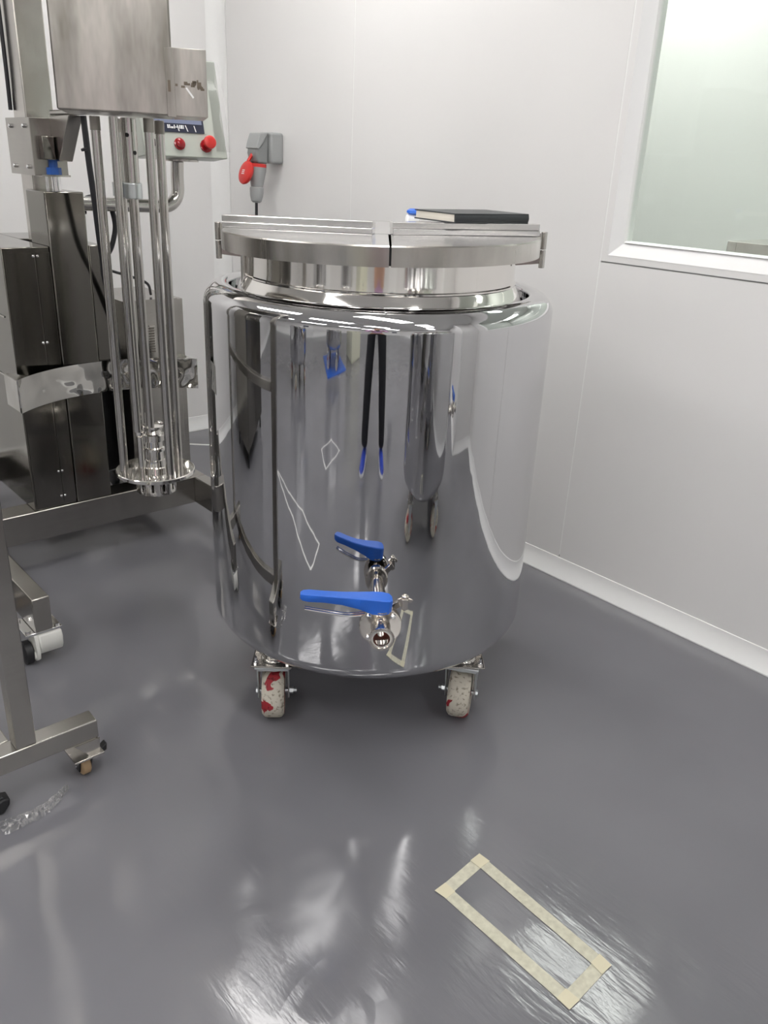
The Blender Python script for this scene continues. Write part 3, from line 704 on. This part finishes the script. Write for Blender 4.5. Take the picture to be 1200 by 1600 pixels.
# polished arc that steadies the vessel
bm = BM(); AC = (1.035, 2.128); RA = .42; n = 40; a0, a1 = math.radians(46), math.radians(131.5)
for (ra, rb, za, zb_) in ((RA, RA + .004, .560, .660),):
    q4 = []
    for i in range(n + 1):
        t = a0 + (a1 - a0) * i / n; c_, s_ = math.cos(t), math.sin(t)
        q4.append([bm.verts.new((AC[0] + r * c_, AC[1] + r * s_, z_)) for r, z_ in ((ra, za), (ra, zb_), (rb, zb_), (rb, za))])
    for A, B in zip(q4, q4[1:]):
        for i in range(4): bm.faces.new((A[i], A[(i + 1) % 4], B[(i + 1) % 4], B[i]))
    bm.faces.new(q4[0]); bm.faces.new(q4[-1][::-1])
arcp = part('vessel_guide', bm, M_STRIP, smooth=30)
for s in (-1, 1):
    bm = BM(); t = a1 if s < 0 else a0
    x_ = AC[0] + (RA + .002) * math.cos(t); y_ = AC[1] + (RA + .002) * math.sin(t)
    prism(bm, [(x_, y_ + .004, .652), (x_ - s * .045, y_ + .050, .652), (x_ - s * .01, 2.556, .652), (x_, 2.556, .652)], (0, 0, .004))
    box(bm, (x_ - .002, y_ + .004, .562), (x_ + .002, 2.5565, .655)); part('guide_bracket', bm, M_STRIP, arcp, smooth=0)
# bent pipe and control console
bm = BM()
pp = [(1.047, 2.60, 1.130), (1.20, 2.60, 1.126), (1.325, 2.60, 1.122)] + [(1.325 + .055 * math.sin(t), 2.60, 1.177 - .055 * math.cos(t)) for t in [PI / 2 * i / 10 for i in range(1, 11)]] + [(1.380, 2.60, 1.215), (1.380, 2.595, 1.258)]
tube(bm, pp, .0205, 24); arm_p = part('console_arm', bm, M_TUBE, smooth=50)
bm = BM(); axlathe(bm, (1.380, 2.565, 1.2585), (0, 0, 1), [(0, .052), (.006, .052), (.007, .044), (.010, .044)], 36); part('flange', bm, M_SATIN, arm_p)
CA = math.radians(6); cc = Vector((1.352, 2.475, 1.272)); cxv = Vector((math.cos(CA), -math.sin(CA), 0)); cyv = Vector((math.sin(CA), math.cos(CA), 0))
CW, CH, LEAN = .268, .275, .075
def cp(x, y, z): return cc + cxv * x + cyv * y + Vector((0, 0, z))
bm = BM(); prism(bm, [cp(-CW / 2, a, b) for a, b in ((0, 0), (LEAN, CH), (LEAN + .05, CH), (.15, .12), (.15, .006), (.10, -.010))], cxv * CW)
con = part('control_console', bm, M_PANELG, bevel=.003)
fn = Vector((0, -CH, LEAN)).normalized()   # face normal in (local) y,z
def fp(x, h, out=0):                       # point on the sloping face, h = 0..CH height
    return cp(x, LEAN * h / CH + fn.y * out, h + fn.z * out)
def fquad(bm, x0, x1, h0, h1, out=.0015, mi=0):
    prism(bm, [fp(x0, h0, 0), fp(x1, h0, 0), fp(x1, h1, 0), fp(x0, h1, 0)], fp(0, 0, out) - fp(0, 0, 0), mi)
bm = BM(); fquad(bm, -.112, .066, .068, .215, .003); scr = part('screen', bm, M_SCREEN, con, smooth=0)
bm = BM(); fquad(bm, -.105, .060, .092, .205, .0038); part('display', bm, M_SCREENB, con, smooth=0)
bm = BM(); rnd = random.Random(5)
xq = -.052
for wq in (.004, .003, .008, .003, .010, .003, .005, .002): fquad(bm, xq, xq + wq, .078 if wq < .009 else .081, .088 if wq < .006 else .083, .0042); xq += wq + .002
for xq, sl in ((-.022, .004), (.004, .006), (.032, .004)): prism(bm, [fp(xq, .088, .0042), fp(xq + .003, .088, .0042), fp(xq + .003 + sl, .071, .0042), fp(xq + sl, .071, .0042)], fp(0, 0, .0004) - fp(0, 0, 0))
part('screen_text', bm, M_WHITE, con, smooth=0)
FN = (fp(0, 0, 1) - fp(0, 0, 0)).normalized()
bm = BM(); axlathe(bm, fp(-.020, .036), FN, [(0, .0175), (.004, .0175), (.005, .014), (.012, .013), (.015, .008)], 28); part('indicator_lamp', bm, M_REDD, con)
bm = BM(); axlathe(bm, fp(.066, .034), FN, [(0, .0195), (.004, .0195), (.006, .012)], 28); es = part('emergency_button', bm, M_REDD, con)
bm = BM(); axlathe(bm, fp(.066, .034), FN, [(.006, .0095), (.026, .0085), (.027, .017), (.031, .0195), (.036, .019), (.038, .015)], 28); bmesh.ops.translate(bm, vec=(0, 0, .003), verts=bm.verts); part('button_cap', bm, M_RED, con)
bm = BM(); axlathe(bm, fp(-.105, .036), FN, [(0, .012), (.006, .012), (.010, .006)], 20); part('switch', bm, M_BLACK, con)
bm = BM()   # loosened protective film along the right edge
rows = []
for i in range(9):
    h = CH * (1 - i / 8 * .93); bulge = .010 + .022 * math.sin(PI * i / 8) 
    rows.append([bm.verts.new(fp(CW / 2 - .035, h, .001)), bm.verts.new(fp(CW / 2 - .012 + .004 * math.sin(i * 2.1), h, bulge * .4)), bm.verts.new(fp(CW / 2 + .012, h, bulge * .2 - .004))])
for A, B in zip(rows, rows[1:]):
    for i in range(2): bm.faces.new((A[i], A[i + 1], B[i + 1], B[i]))
f_ = part('protective_film', bm, M_FILM, con)
# cables of the mixer
bm = BM(); tube(bm, spline([(1.024, 2.45, 1.366), (1.026, 2.45, 1.312), (1.029, 2.45, 1.238), (1.034, 2.45, 1.154), (1.043, 2.46, 1.049), (1.056, 2.48, .976), (1.070, 2.51, .921), (1.10, 2.54, .80), (1.13, 2.60, .62), (1.15, 2.70, .50)]), .0085, 12); part('cable', bm, M_CABLE)
bm = BM(); tube(bm, spline([(1.070, 2.62, 1.10), (1.077, 2.63, 1.135), (1.101, 2.63, 1.147), (1.132, 2.63, 1.146), (1.158, 2.63, 1.124), (1.170, 2.63, 1.081), (1.168, 2.63, 1.043), (1.149, 2.63, .992), (1.122, 2.63, .967), (1.06, 2.62, .955)]), .008, 12); part('cable', bm, M_CABLE)
bm = BM(); tube(bm, spline([(1.09, 2.70, .94), (1.149, 2.68, .925), (1.183, 2.67, .914), (1.23, 2.67, .899), (1.29, 2.68, .872), (1.32, 2.72, .83)]), .0045, 10); part('cable', bm, M_CABLE)
bm = BM(); axlathe(bm, (1.02, 2.452, 1.285), (.3, 0, -1), [(0, .006), (.001, .011), (.007, .011), (.008, .006)], 14); part('cable_tie', bm, M_CABLE)

# ------------------------------------------------------------------ second steel trolley frame, front left
tr_ = thing('trolley', 'stainless trolley frame on small black casters at the left edge, nearest the camera', 'trolley', (.385, 1.80, 0))
def tpart(name, bm, m=M_FRAMEST, par=None, **kw): return obj(name, bm, m, par or tr_, world=True, **kw)
bm = BM(); box(bm, (.230, 1.492, .095), (.533, 1.537, .140)); tpart('base_rail', bm, bevel=.0025)
bm = BM(); box(bm, (.230, 2.30, .095), (.533, 2.345, .140)); tpart('base_rail', bm, bevel=.0025)
bm = BM(); box(bm, (.322, 1.5375, .0955), (.362, 2.2995, .1395)); tpart('side_rail', bm, bevel=.0025)
for y_ in (1.4935, 2.3015):
    bm = BM(); box(bm, (.363, y_, .1405), (.404, y_ + .041, 1.45)); tpart('post', bm, bevel=.0025)
for z_ in (.72, 1.40):
    bm = BM(); box(bm, (.364, 1.5355, z_), (.403, 2.3010, z_ + .03)); tpart('upper_rail', bm, bevel=.002)
bm = BM(); box(bm, (-.05, 1.495, 1.4505), (.403, 2.342, 1.46)); tpart('top_shelf', bm, M_SATIN, bevel=.002)
for (x, y, e) in ((.500, 1.512, 1), (.262, 1.512, -1), (.500, 2.325, 1), (.262, 2.325, -1)):
    bm = BM(); prism(bm, [(x - .022 * e, y - .024, .0945), (x + .033 * e, y - .024, .0945), (x + .030 * e, y - .024, .062), (x + .005 * e, y - .024, .062)], (0, .003, 0))
    prism(bm, [(x + .026 * e, y - .020, .0945), (x + .026 * e, y + .022, .0945), (x + .026 * e, y + .022, .062), (x + .026 * e, y - .020, .062)], (.004 * e, 0, 0))
    c = tpart('bracket', bm, M_SATIN, smooth=0)
    bm = BM(); box(bm, (x - .030, y - .034, .0565), (x + .036, y + .030, .0617)); c = tpart('caster', bm, M_SATIN, bevel=.001)
    bm = BM(); axlathe(bm, (x, y, .046), (0, 0, 1), [(0, .017), (.010, .022)], 24)
    for s in (-1, 1): prism(bm, [(x + s * .013 - .0015, y - .018, .050), (x + s * .013 - .0015, y + .020, .050), (x + s * .013 - .0015, y + .012, .012), (x + s * .013 - .0015, y - .006, .012)], (.003, 0, 0))
    tpart('fork', bm, M_BLACK, c)
    bm = BM(); axlathe(bm, (x - .0105, y + .003, .0245), (1, 0, 0), [(0, .020), (.003, .0242), (.018, .0242), (.021, .020)], 28); tpart('wheel', bm, M_WOOD, c)
    bm = BM(); cyl(bm, (x - .019, y + .003, .0245), (x + .019, y + .003, .0245), .004, n=10); tpart('axle_bolt', bm, M_CHROME, c)
    bm = BM(); prism(bm, [(x + e * .016, y - .016, .050), (x + e * .040, y - .012, .056), (x + e * .052, y - .012, .064), (x + e * .050, y - .012, .046), (x + e * .020, y - .014, .040)], (0, .018, 0)); tpart('brake_pedal', bm, M_BLACK, c, bevel=.002)
ped = thing('caster_brake', 'black rubber-soled pedal lying at the left edge beside the clear plastic film', 'pedal', (.316, 1.503, 0))
bm = BM(); prism(bm, [(-.030, -.012, .001), (.004, -.012, .001), (.018, -.012, .018), (.020, -.012, .032), (.006, -.012, .036), (-.030, -.012, .018)], (0, .030, 0)); obj('pedal_body', bm, M_BLACK, ped, bevel=.003)
bm = BM(); prism(bm, [(-.004, -.008, .0345), (.008, -.008, .0365), (.008, .014, .0365), (-.004, .014, .0345)], (0, 0, .003)); obj('tread', bm, M_CABLE, ped, bevel=.001)

# ------------------------------------------------------------------ crumpled film on the floor
bm = BM(); rnd = random.Random(11)
path = [(.300, 1.452), (.345, 1.448), (.385, 1.452), (.415, 1.465), (.438, 1.478), (.452, 1.488)]
n = 40; rows = []
pp = spline([(a, b, 0) for a, b in path], 8)
for i, p in enumerate(pp):
    t = i / (len(pp) - 1); w = .020 * (1 - t * .75) + .002; row = []
    for j in range(7):
        s = (j / 6 - .5) * 2; row.append(bm.verts.new((p.x + rnd.uniform(-.002, .002), p.y + s * w + rnd.uniform(-.002, .002), .002 + abs(rnd.gauss(0, .0045)) * (1 if abs(s) < .9 else .3))))
    rows.append(row)
for A, B in zip(rows, rows[1:]):
    for j in range(6): bm.faces.new((A[j], A[j + 1], B[j + 1], B[j]))
tag(obj('plastic_film', bm, M_FILM, smooth=0), 'crumpled strip of clear plastic film on the grey floor at lower left', 'plastic film')

# ------------------------------------------------------------------ tape outlines on the floor
def tape_outline(name, pts, label, w=.025, m=M_TAPE, closed=True, ov=.010, group=None):
    c = sum((Vector((*p, 0)) for p in pts), Vector()) / len(pts)
    t = thing(name, label, 'tape', (c.x, c.y, 0), 0, group)
    n = len(pts); rnd = random.Random(n)
    for i in range(n if closed else n - 1):
        a, b = Vector((*pts[i], 0)), Vector((*pts[(i + 1) % n], 0)); d = (b - a).normalized(); s = Vector((-d.y, d.x, 0)); z = .0006 + .0006 * (i % 2)
        q_ = []
        k = 5
        for j in range(k): q_.append(a - d * (ov + rnd.uniform(-.003, .003)) + s * w * (j / (k - 1) - .5))
        for j in range(k): q_.append(b + d * (ov + rnd.uniform(-.003, .003)) - s * w * (j / (k - 1) - .5))
        bm = BM(); prism(bm, [(*p.xy, z) for p in q_], (0, 0, .0004)); obj('tape_strip', bm, m, t, world=True, smooth=0)
    if m is M_TAPE:
        for i, p in enumerate(pts):
            bm = BM(); rr = [(p[0] + (w * .56 + rnd.uniform(-.002, .002)) * sx, p[1] + (w * .56 + rnd.uniform(-.002, .002)) * sy, .0019) for sx, sy in ((-1, -1), (1, -1), (1, 1), (-1, 1))]
            prism(bm, rr, (0, 0, .0003)); obj('corner_overlap', bm, M_TAPEEND, t, world=True, smooth=0)
    return t
tape_outline('floor_tape', [(1.006, .782), (.899, .773), (.901, .483), (1.001, .487)], 'long rectangle of cream masking tape on the grey floor at lower right')
tape_outline('floor_tape', [(1.62, 3.60), (1.87, 3.37), (2.02, 3.23)], 'white tape line on the floor behind the mixer by the wall foot', .016, M_TAPEW, closed=False)
tape_outline('floor_tape', [(-1.28, .32), (-1.0, .18), (-.90, .62), (-1.20, .66)], 'white tape diamond on the floor seen only as a reflection in the tank', .016, M_TAPEW)
tape_outline('floor_tape', [(-.83, 1.74), (-.52, 1.22), (-.17, .96), (.01, 1.12), (-.46, 1.42), (-.90, 1.90)], 'long white tape outline reflected in the left half of the tank', .014, M_TAPEW)

# ------------------------------------------------------------------ wall socket with plug
sk = thing('wall_socket', 'grey industrial wall socket with red lid and plug on the white wall above the tank', 'socket', (XW, wy(3.16), wz(1.20)))
bm = BM(); 
def so(x, y, z): return (XW - x, wy(3.145) + y, wz(1.318) + z)
vs = box(bm, so(0, -.050, -.060), so(.062, .050, .060)); obj('back_box', bm, M_GREYP, sk, world=True, bevel=.010, bseg=3)
bm = BM(); prism(bm, [so(.0625, -.034, .052), so(.105, -.034, .050), so(.118, -.034, .020), so(.126, -.034, -.022), so(.116, -.034, -.060), so(.066, -.034, -.062)], (0, .072, 0)); obj('socket_housing', bm, M_GREYP2, sk, world=True, bevel=.008, bseg=3)
bm = BM(); prism(bm, [so(.066, -.040, .058), so(.106, -.040, .055), so(.120, -.040, .022), so(.127, -.040, -.004), so(.115, -.040, -.006), so(.095, -.040, .015), so(.072, -.040, .052)], (0, .084, 0)); obj('hood', bm, M_GREYP, sk, world=True, bevel=.006, bseg=3)
AXP = Vector(so(.096, .002, -.062)); AD = Vector((-.06, -.0, -1)).normalized()
bm = BM(); axlathe(bm, AXP, AD, [(0, .037), (.012, .0375), (.013, .0375)], 32); obj('red_ring', bm, M_RED, sk, world=True)
plug = thing('plug', 'grey power plug with red collar pushed up into the wall socket', 'plug', tuple(AXP + AD * .013))
bm = BM(); axlathe(bm, AXP + AD * .0135, AD, [(0, .0375), (.010, .037), (.045, .031), (.078, .025), (.080, .0285), (.086, .0295), (.112, .0275), (.134, .022), (.140, .014)], 32); obj('plug_body', bm, M_GREYP, plug, world=True, smooth=30)
bm = BM(); p0 = AXP + AD * .152
tube(bm, spline([p0, p0 + Vector((0, 0, -.10)), (XW - .10, wy(3.14), .80), (XW - .06, wy(3.16), .50), (XW - .05, wy(3.17), .20), (XW - .06, wy(3.10), .02), (XW - .15, wy(2.9), .012)]), .0062, 12); obj('cable', bm, M_CABLE, plug, world=True)
bm = BM(); lc = Vector(so(.150, .008, -.098)); ld = Vector((-.93, .02, .30)).normalized()
axlathe(bm, lc, ld, [(-.008, .044), (0, .048), (.006, .046), (.011, .037), (.013, .020)], 32); lid_s = obj('socket_lid', bm, M_RED, sk, world=True)
bm = BM(); tube(bm, [so(.120, .004, -.025), so(.140, .006, -.055)], .007, 12); obj('lid_hinge', bm, M_RED, lid_s, world=True)
bm = BM(); d_, u_, w_ = basis(ld); c0 = lc + ld * .0135
for a, b, ww, hh in ((0, .006, .020, .003), (0, -.001, .018, .003), (0, -.008, .020, .003)):
    pts = [c0 + u_ * (a + sx * ww / 2) + w_ * (b + sy * hh / 2) for sx, sy in ((-1, -1), (1, -1), (1, 1), (-1, 1))]; prism(bm, pts, ld * .0008)
obj('lid_print', bm, M_WHITE, lid_s, world=True, smooth=0)

# ------------------------------------------------------------------ steel cabinet behind the window
sc_ = thing('steel_cabinet', 'brushed steel cabinet standing in the next room behind the window', 'cabinet', (3.35, 1.0, 0))
FX, FY1, FZ = 3.05, 1.565, 1.07
bm = BM(); box(bm, (FX + .012, -.1, .08), (3.60, FY1, FZ)); box(bm, (FX, FY1 - .035, .08), (FX + .012, FY1, FZ)); box(bm, (FX, -.1, FZ - .05), (FX + .012, FY1 - .035, FZ)); box(bm, (FX, -.1, .08), (FX + .012, FY1 - .0355, .12)); obj('carcass', bm, M_SATIN, sc_, world=True, smooth=0, bevel=.001)
for k in range(3):
    y1 = FY1 - .04 - k * .53
    bm = BM(); box(bm, (FX - .004, y1 - .52, .125), (FX + .010, y1, FZ - .055)); d_ = obj('door', bm, M_SATIN, sc_, world=True, smooth=0, bevel=.002)
    bm = BM(); tube(bm, [(FX - .004, y1 - .40, FZ - .035), (FX - .03, y1 - .40, FZ - .035), (FX - .03, y1 - .20, FZ - .035), (FX - .004, y1 - .20, FZ - .035)], .006, 10); obj('door_handle', bm, M_CHROME, d_, world=True)
for x_, y_ in ((3.10, 0), (3.55, 0), (3.10, 1.5), (3.55, 1.5)):
    bm = BM(); cyl(bm, (x_, y_, 0), (x_, y_, .08), .02, n=16); obj('foot', bm, M_BLACK, sc_, world=True)

# ------------------------------------------------------------------ what the tank's polish mirrors: more tanks, a cabinet, the photographer
dup(tank, (.93, -.34, 0), math.radians(75), 'polished tank standing behind the photographer, mirrored right of the black trousers in the big tank', 'polished tanks behind the photographer')
dup(tank, (-2.95, 1.35, 0), math.radians(60), 'farther polished tank mirrored in the upper left of the big tank', 'polished tanks behind the photographer')
dup(tank, (-3.35, -.55, 0), math.radians(30), 'far polished tank on a blue mat mirrored near the top of the big tank', 'polished tanks behind the photographer')
bm = BM(); box(bm, (-3.9, -1.05, 0), (-2.9, -.1, .012)); tag(obj('floor_mat', bm, M_BLUE, smooth=0), 'blue mat under the far tank mirrored in the big tank', 'mat')
oc = thing('machine_cabinet', 'dark steel control cabinet mirrored as upright bands in the left of the tank', 'cabinet', (-.9, 2.9, 0))
bm = BM(); box(bm, (-1.35, 2.62, .08), (-.45, 3.2, 1.75)); obj('housing', bm, M_DARKST, oc, world=True, bevel=.006)
for a in (-1.33, -.895):
    bm = BM(); box(bm, (a, 2.612, .14), (a + .425, 2.619, 1.70)); d_ = obj('door', bm, M_DARKST, oc, world=True, bevel=.002)
    bm = BM(); tube(bm, [(a + .38, 2.612, .95), (a + .38, 2.575, .95), (a + .38, 2.575, 1.12), (a + .38, 2.612, 1.12)], .008, 10); obj('door_handle', bm, M_CHROME, d_, world=True)
for a, b in ((-1.3, 2.67), (-.5, 2.67), (-1.3, 3.15), (-.5, 3.15)):
    bm = BM(); cyl(bm, (a, b, 0), (a, b, .08), .022, n=16); obj('foot', bm, M_BLACK, oc, world=True)
lc_ = thing('machine_cabinet', 'cream machine cabinet with round buttons by the far wall, mirrored in the tank', 'cabinet', (-3.3, -1.75, 0))
bm = BM(); box(bm, (-3.6, -2.05, .0), (-3.0, -1.45, 1.25)); obj('housing', bm, M_LAB, lc_, world=True, bevel=.01)
for k, mm in enumerate((M_REDD, M_PANELG, M_BLACK)):
    bm = BM(); axlathe(bm, (-3.0, -1.7, 1.1 - .12 * k), (1, 0, 0), [(0, .03), (.01, .03), (.02, .02)], 20); obj('button', bm, mm, lc_, world=True)

# photographer, built by skin surfaces
def skin(name, chain, edges, m, parent, levels=2, root=0):
    me = bpy.data.meshes.new(name); me.from_pydata([c[0] for c in chain], edges, [])
    o = bpy.data.objects.new(name, me); COL.objects.link(o); o.parent = parent
    me.materials.append(m)
    sk_ = o.modifiers.new('skin', 'SKIN'); sk_.use_smooth_shade = True
    for i, c in enumerate(chain):
        r = c[1]; me.skin_vertices[0].data[i].radius = (r, r) if not isinstance(r, tuple) else r
        me.skin_vertices[0].data[i].use_root = (i == root)
    s_ = o.modifiers.new('sub', 'SUBSURF'); s_.levels = levels; s_.render_levels = levels
    RM[o.name] = RM[parent.name]
    return o
PC = (-.33, -.36, 0); PR = -TA
pers = thing('person', 'person in lilac shirt, black trousers and blue shoes taking the photo, mirrored in the tank', 'person', PC, PR)
# local frame: +y faces the tank, x to the person's right; phone at local point of the camera
cam_l = RM[pers.name].inverted() @ Vector((0, 0, 1.28))
cx_, cy_ = cam_l.x, cam_l.y
hands = [Vector((cx_ - .085, cy_ - .045, 1.262)), Vector((cx_ + .085, cy_ - .045, 1.262))]
ch = [((0, 0, .93), .135), ((0, 0, 1.10), .115), ((0, .01, 1.28), .135), ((0, .01, 1.41), .10), ((0, .015, 1.49), .052), ((0, .05, 1.56), .055), ((0, .065, 1.64), .085), ((0, .055, 1.71), .072)]
ed = [(i, i + 1) for i in range(7)]
b0 = 8
for s, hnd in ((-1, hands[0]), (1, hands[1])):
    sh_ = Vector((s * .165, .0, 1.415)); el = Vector((s * .24, .13, 1.17)); 
    wr_ = hnd + Vector((s * .012, -.055, -.035))
    ch += [(tuple(sh_), .058), (tuple(el), .042), (tuple(wr_), .026), (tuple(hnd + Vector((s * .006, -.012, -.008))), (.018, .034))]
    k = len(ch) - 4; ed += [(3, k), (k, k + 1), (k + 1, k + 2), (k + 2, k + 3)]
for s in (-1, 1):
    hip = (s * .095, 0, .86); kn = (s * .17, .02, .47); an = (s * .215, -.02, .09)
    ch += [(hip, .095), (kn, .060), (an, .040)]; k = len(ch) - 3; ed += [(0, k), (k, k + 1), (k + 1, k + 2)]
bodyp = skin('body', ch, ed, M_SKIN, pers, 2)
# clothing follows the body a little outside it
cs = [((0, 0, .90), .152), ((0, 0, 1.10), .136), ((0, .01, 1.28), .156), ((0, .01, 1.415), .118)]; es_ = [(0, 1), (1, 2), (2, 3)]
for s, hnd in ((-1, hands[0]), (1, hands[1])):
    wr_ = hnd + Vector((s * .012, -.055, -.035)); el = Vector((s * .24, .13, 1.17)); k = len(cs)
    cs += [((s * .172, .0, 1.42), .072), (tuple(el), .055), (tuple(wr_ + (el - wr_) * .12), .040)]; es_ += [(3, k), (k, k + 1), (k + 1, k + 2)]
skin('shirt', cs, es_, M_SHIRT, pers, 2)
ct = [((0, 0, .96), .150), ((0, 0, .90), .145)]; et = [(0, 1)]
for s in (-1, 1):
    k = len(ct); ct += [((s * .10, 0, .82), .118), ((s * .17, .02, .47), .094), ((s * .213, -.015, .14), .074), ((s * .215, -.015, .085), .076)]; et += [(1, k), (k, k + 1), (k + 1, k + 2), (k + 2, k + 3)]
skin('trousers', ct, et, M_TROUSER, pers, 2, 1)
for s in (-1, 1):
    bm = BM(); x = s * .218; rings = []
    for y, w, h in ((-.085, .020, .05), (-.075, .034, .075), (-.04, .039, .088), (.0, .040, .088), (.05, .044, .070), (.10, .048, .055), (.15, .046, .046), (.185, .032, .036), (.197, .014, .026)):
        rings.append([bm.verts.new((x + w * math.cos(t) + s * y * .15, y, max(.018, .018 + (h - .018) * (.5 + .5 * math.sin(t)) ) )) for t in [2 * PI * i / 14 for i in range(14)]])
    for A, B in zip(rings, rings[1:]):
        for i in range(14): bm.faces.new((A[i], A[(i + 1) % 14], B[(i + 1) % 14], B[i]))
    bm.faces.new(rings[0]); bm.faces.new(rings[-1][::-1]); so_ = obj('shoe', bm, M_SHOE, pers, smooth=60)
    bm = BM(); pts = [(x + w * sd + s * y * .15, y, 0) for sd, seq in ((1, ((-.088, .025), (-.05, .042), (.0, .043), (.06, .048), (.12, .051), (.17, .042), (.198, .018))), (-1, ((.198, .018), (.17, .042), (.12, .051), (.06, .048), (.0, .043), (-.05, .042), (-.088, .025)))) for y, w in seq]
    prism(bm, pts, (0, 0, .022)); obj('sole', bm, M_WHITE, so_, bevel=.004)
# hair, face features, fingers
bm = BM(); bmesh.ops.create_uvsphere(bm, u_segments=24, v_segments=16, radius=.103)
for v in bm.verts: v.co = Vector((v.co.x * .90, v.co.y * 1.05, v.co.z * 1.02))
bmesh.ops.delete(bm, geom=[v for v in bm.verts if (v.co.y > .045 and v.co.z < .045) or v.co.z < -.07], context='VERTS')
bmesh.ops.translate(bm, vec=(0, .048, 1.675), verts=bm.verts); obj('hair', bm, M_HAIR, pers)
bm = BM()
prism(bm, [(-.012, .138, 1.618), (.012, .138, 1.618), (.0, .165, 1.620), ], (0, -.004, .045)); 
for s in (-1, 1):
    axlathe(bm, (s * .084, .055, 1.625), (s, 0, 0), [(-.006, .020), (.004, .024), (.008, .018)], 14)
tube(bm, [(-.024, .136, 1.590), (-.010, .142, 1.592), (.010, .142, 1.592), (.024, .136, 1.590)], .005, 8)
obj('face_features', bm, M_SKIN, pers, bevel=.002)
for s in (-1, 1):
    bm = BM(); bmesh.ops.create_uvsphere(bm, u_segments=12, v_segments=8, radius=.011); bmesh.ops.translate(bm, vec=(s * .030, .128, 1.655), verts=bm.verts); obj('eye', bm, M_HAIR, pers)
    hnd = hands[0] if s < 0 else hands[1]
    for k in range(4):
        a = hnd + Vector((s * .004, .000, -.026 + k * .017)); bm = BM(); ln = (.9, 1.0, 1.05, .95)[k]
        tube(bm, spline([a + Vector((0, -.02, 0)), a + Vector((0, .012 * ln, .002)), a + Vector((-s * .006, .030 * ln, .002)), a + Vector((-s * .026 * ln, .036 * ln, 0))], 4), .0078, 10); obj('finger', bm, M_SKIN, pers)
    a = hnd + Vector((-s * .004, -.030, .012)); bm = BM(); tube(bm, spline([a, a + Vector((-s * .016, .000, .014)), a + Vector((-s * .036, .006, .020))], 4), .0095, 10); obj('thumb', bm, M_SKIN, pers)
ph = thing('phone', 'black phone held up in both hands by the person in the lilac shirt', 'phone', tuple(RM[pers.name] @ Vector((cx_, cy_ - .045, 1.18))), PR)
bm = BM(); box(bm, (-.037, -.004, .025), (.037, .004, .18)); obj('phone_body', bm, M_PHONE, ph, bevel=.003)
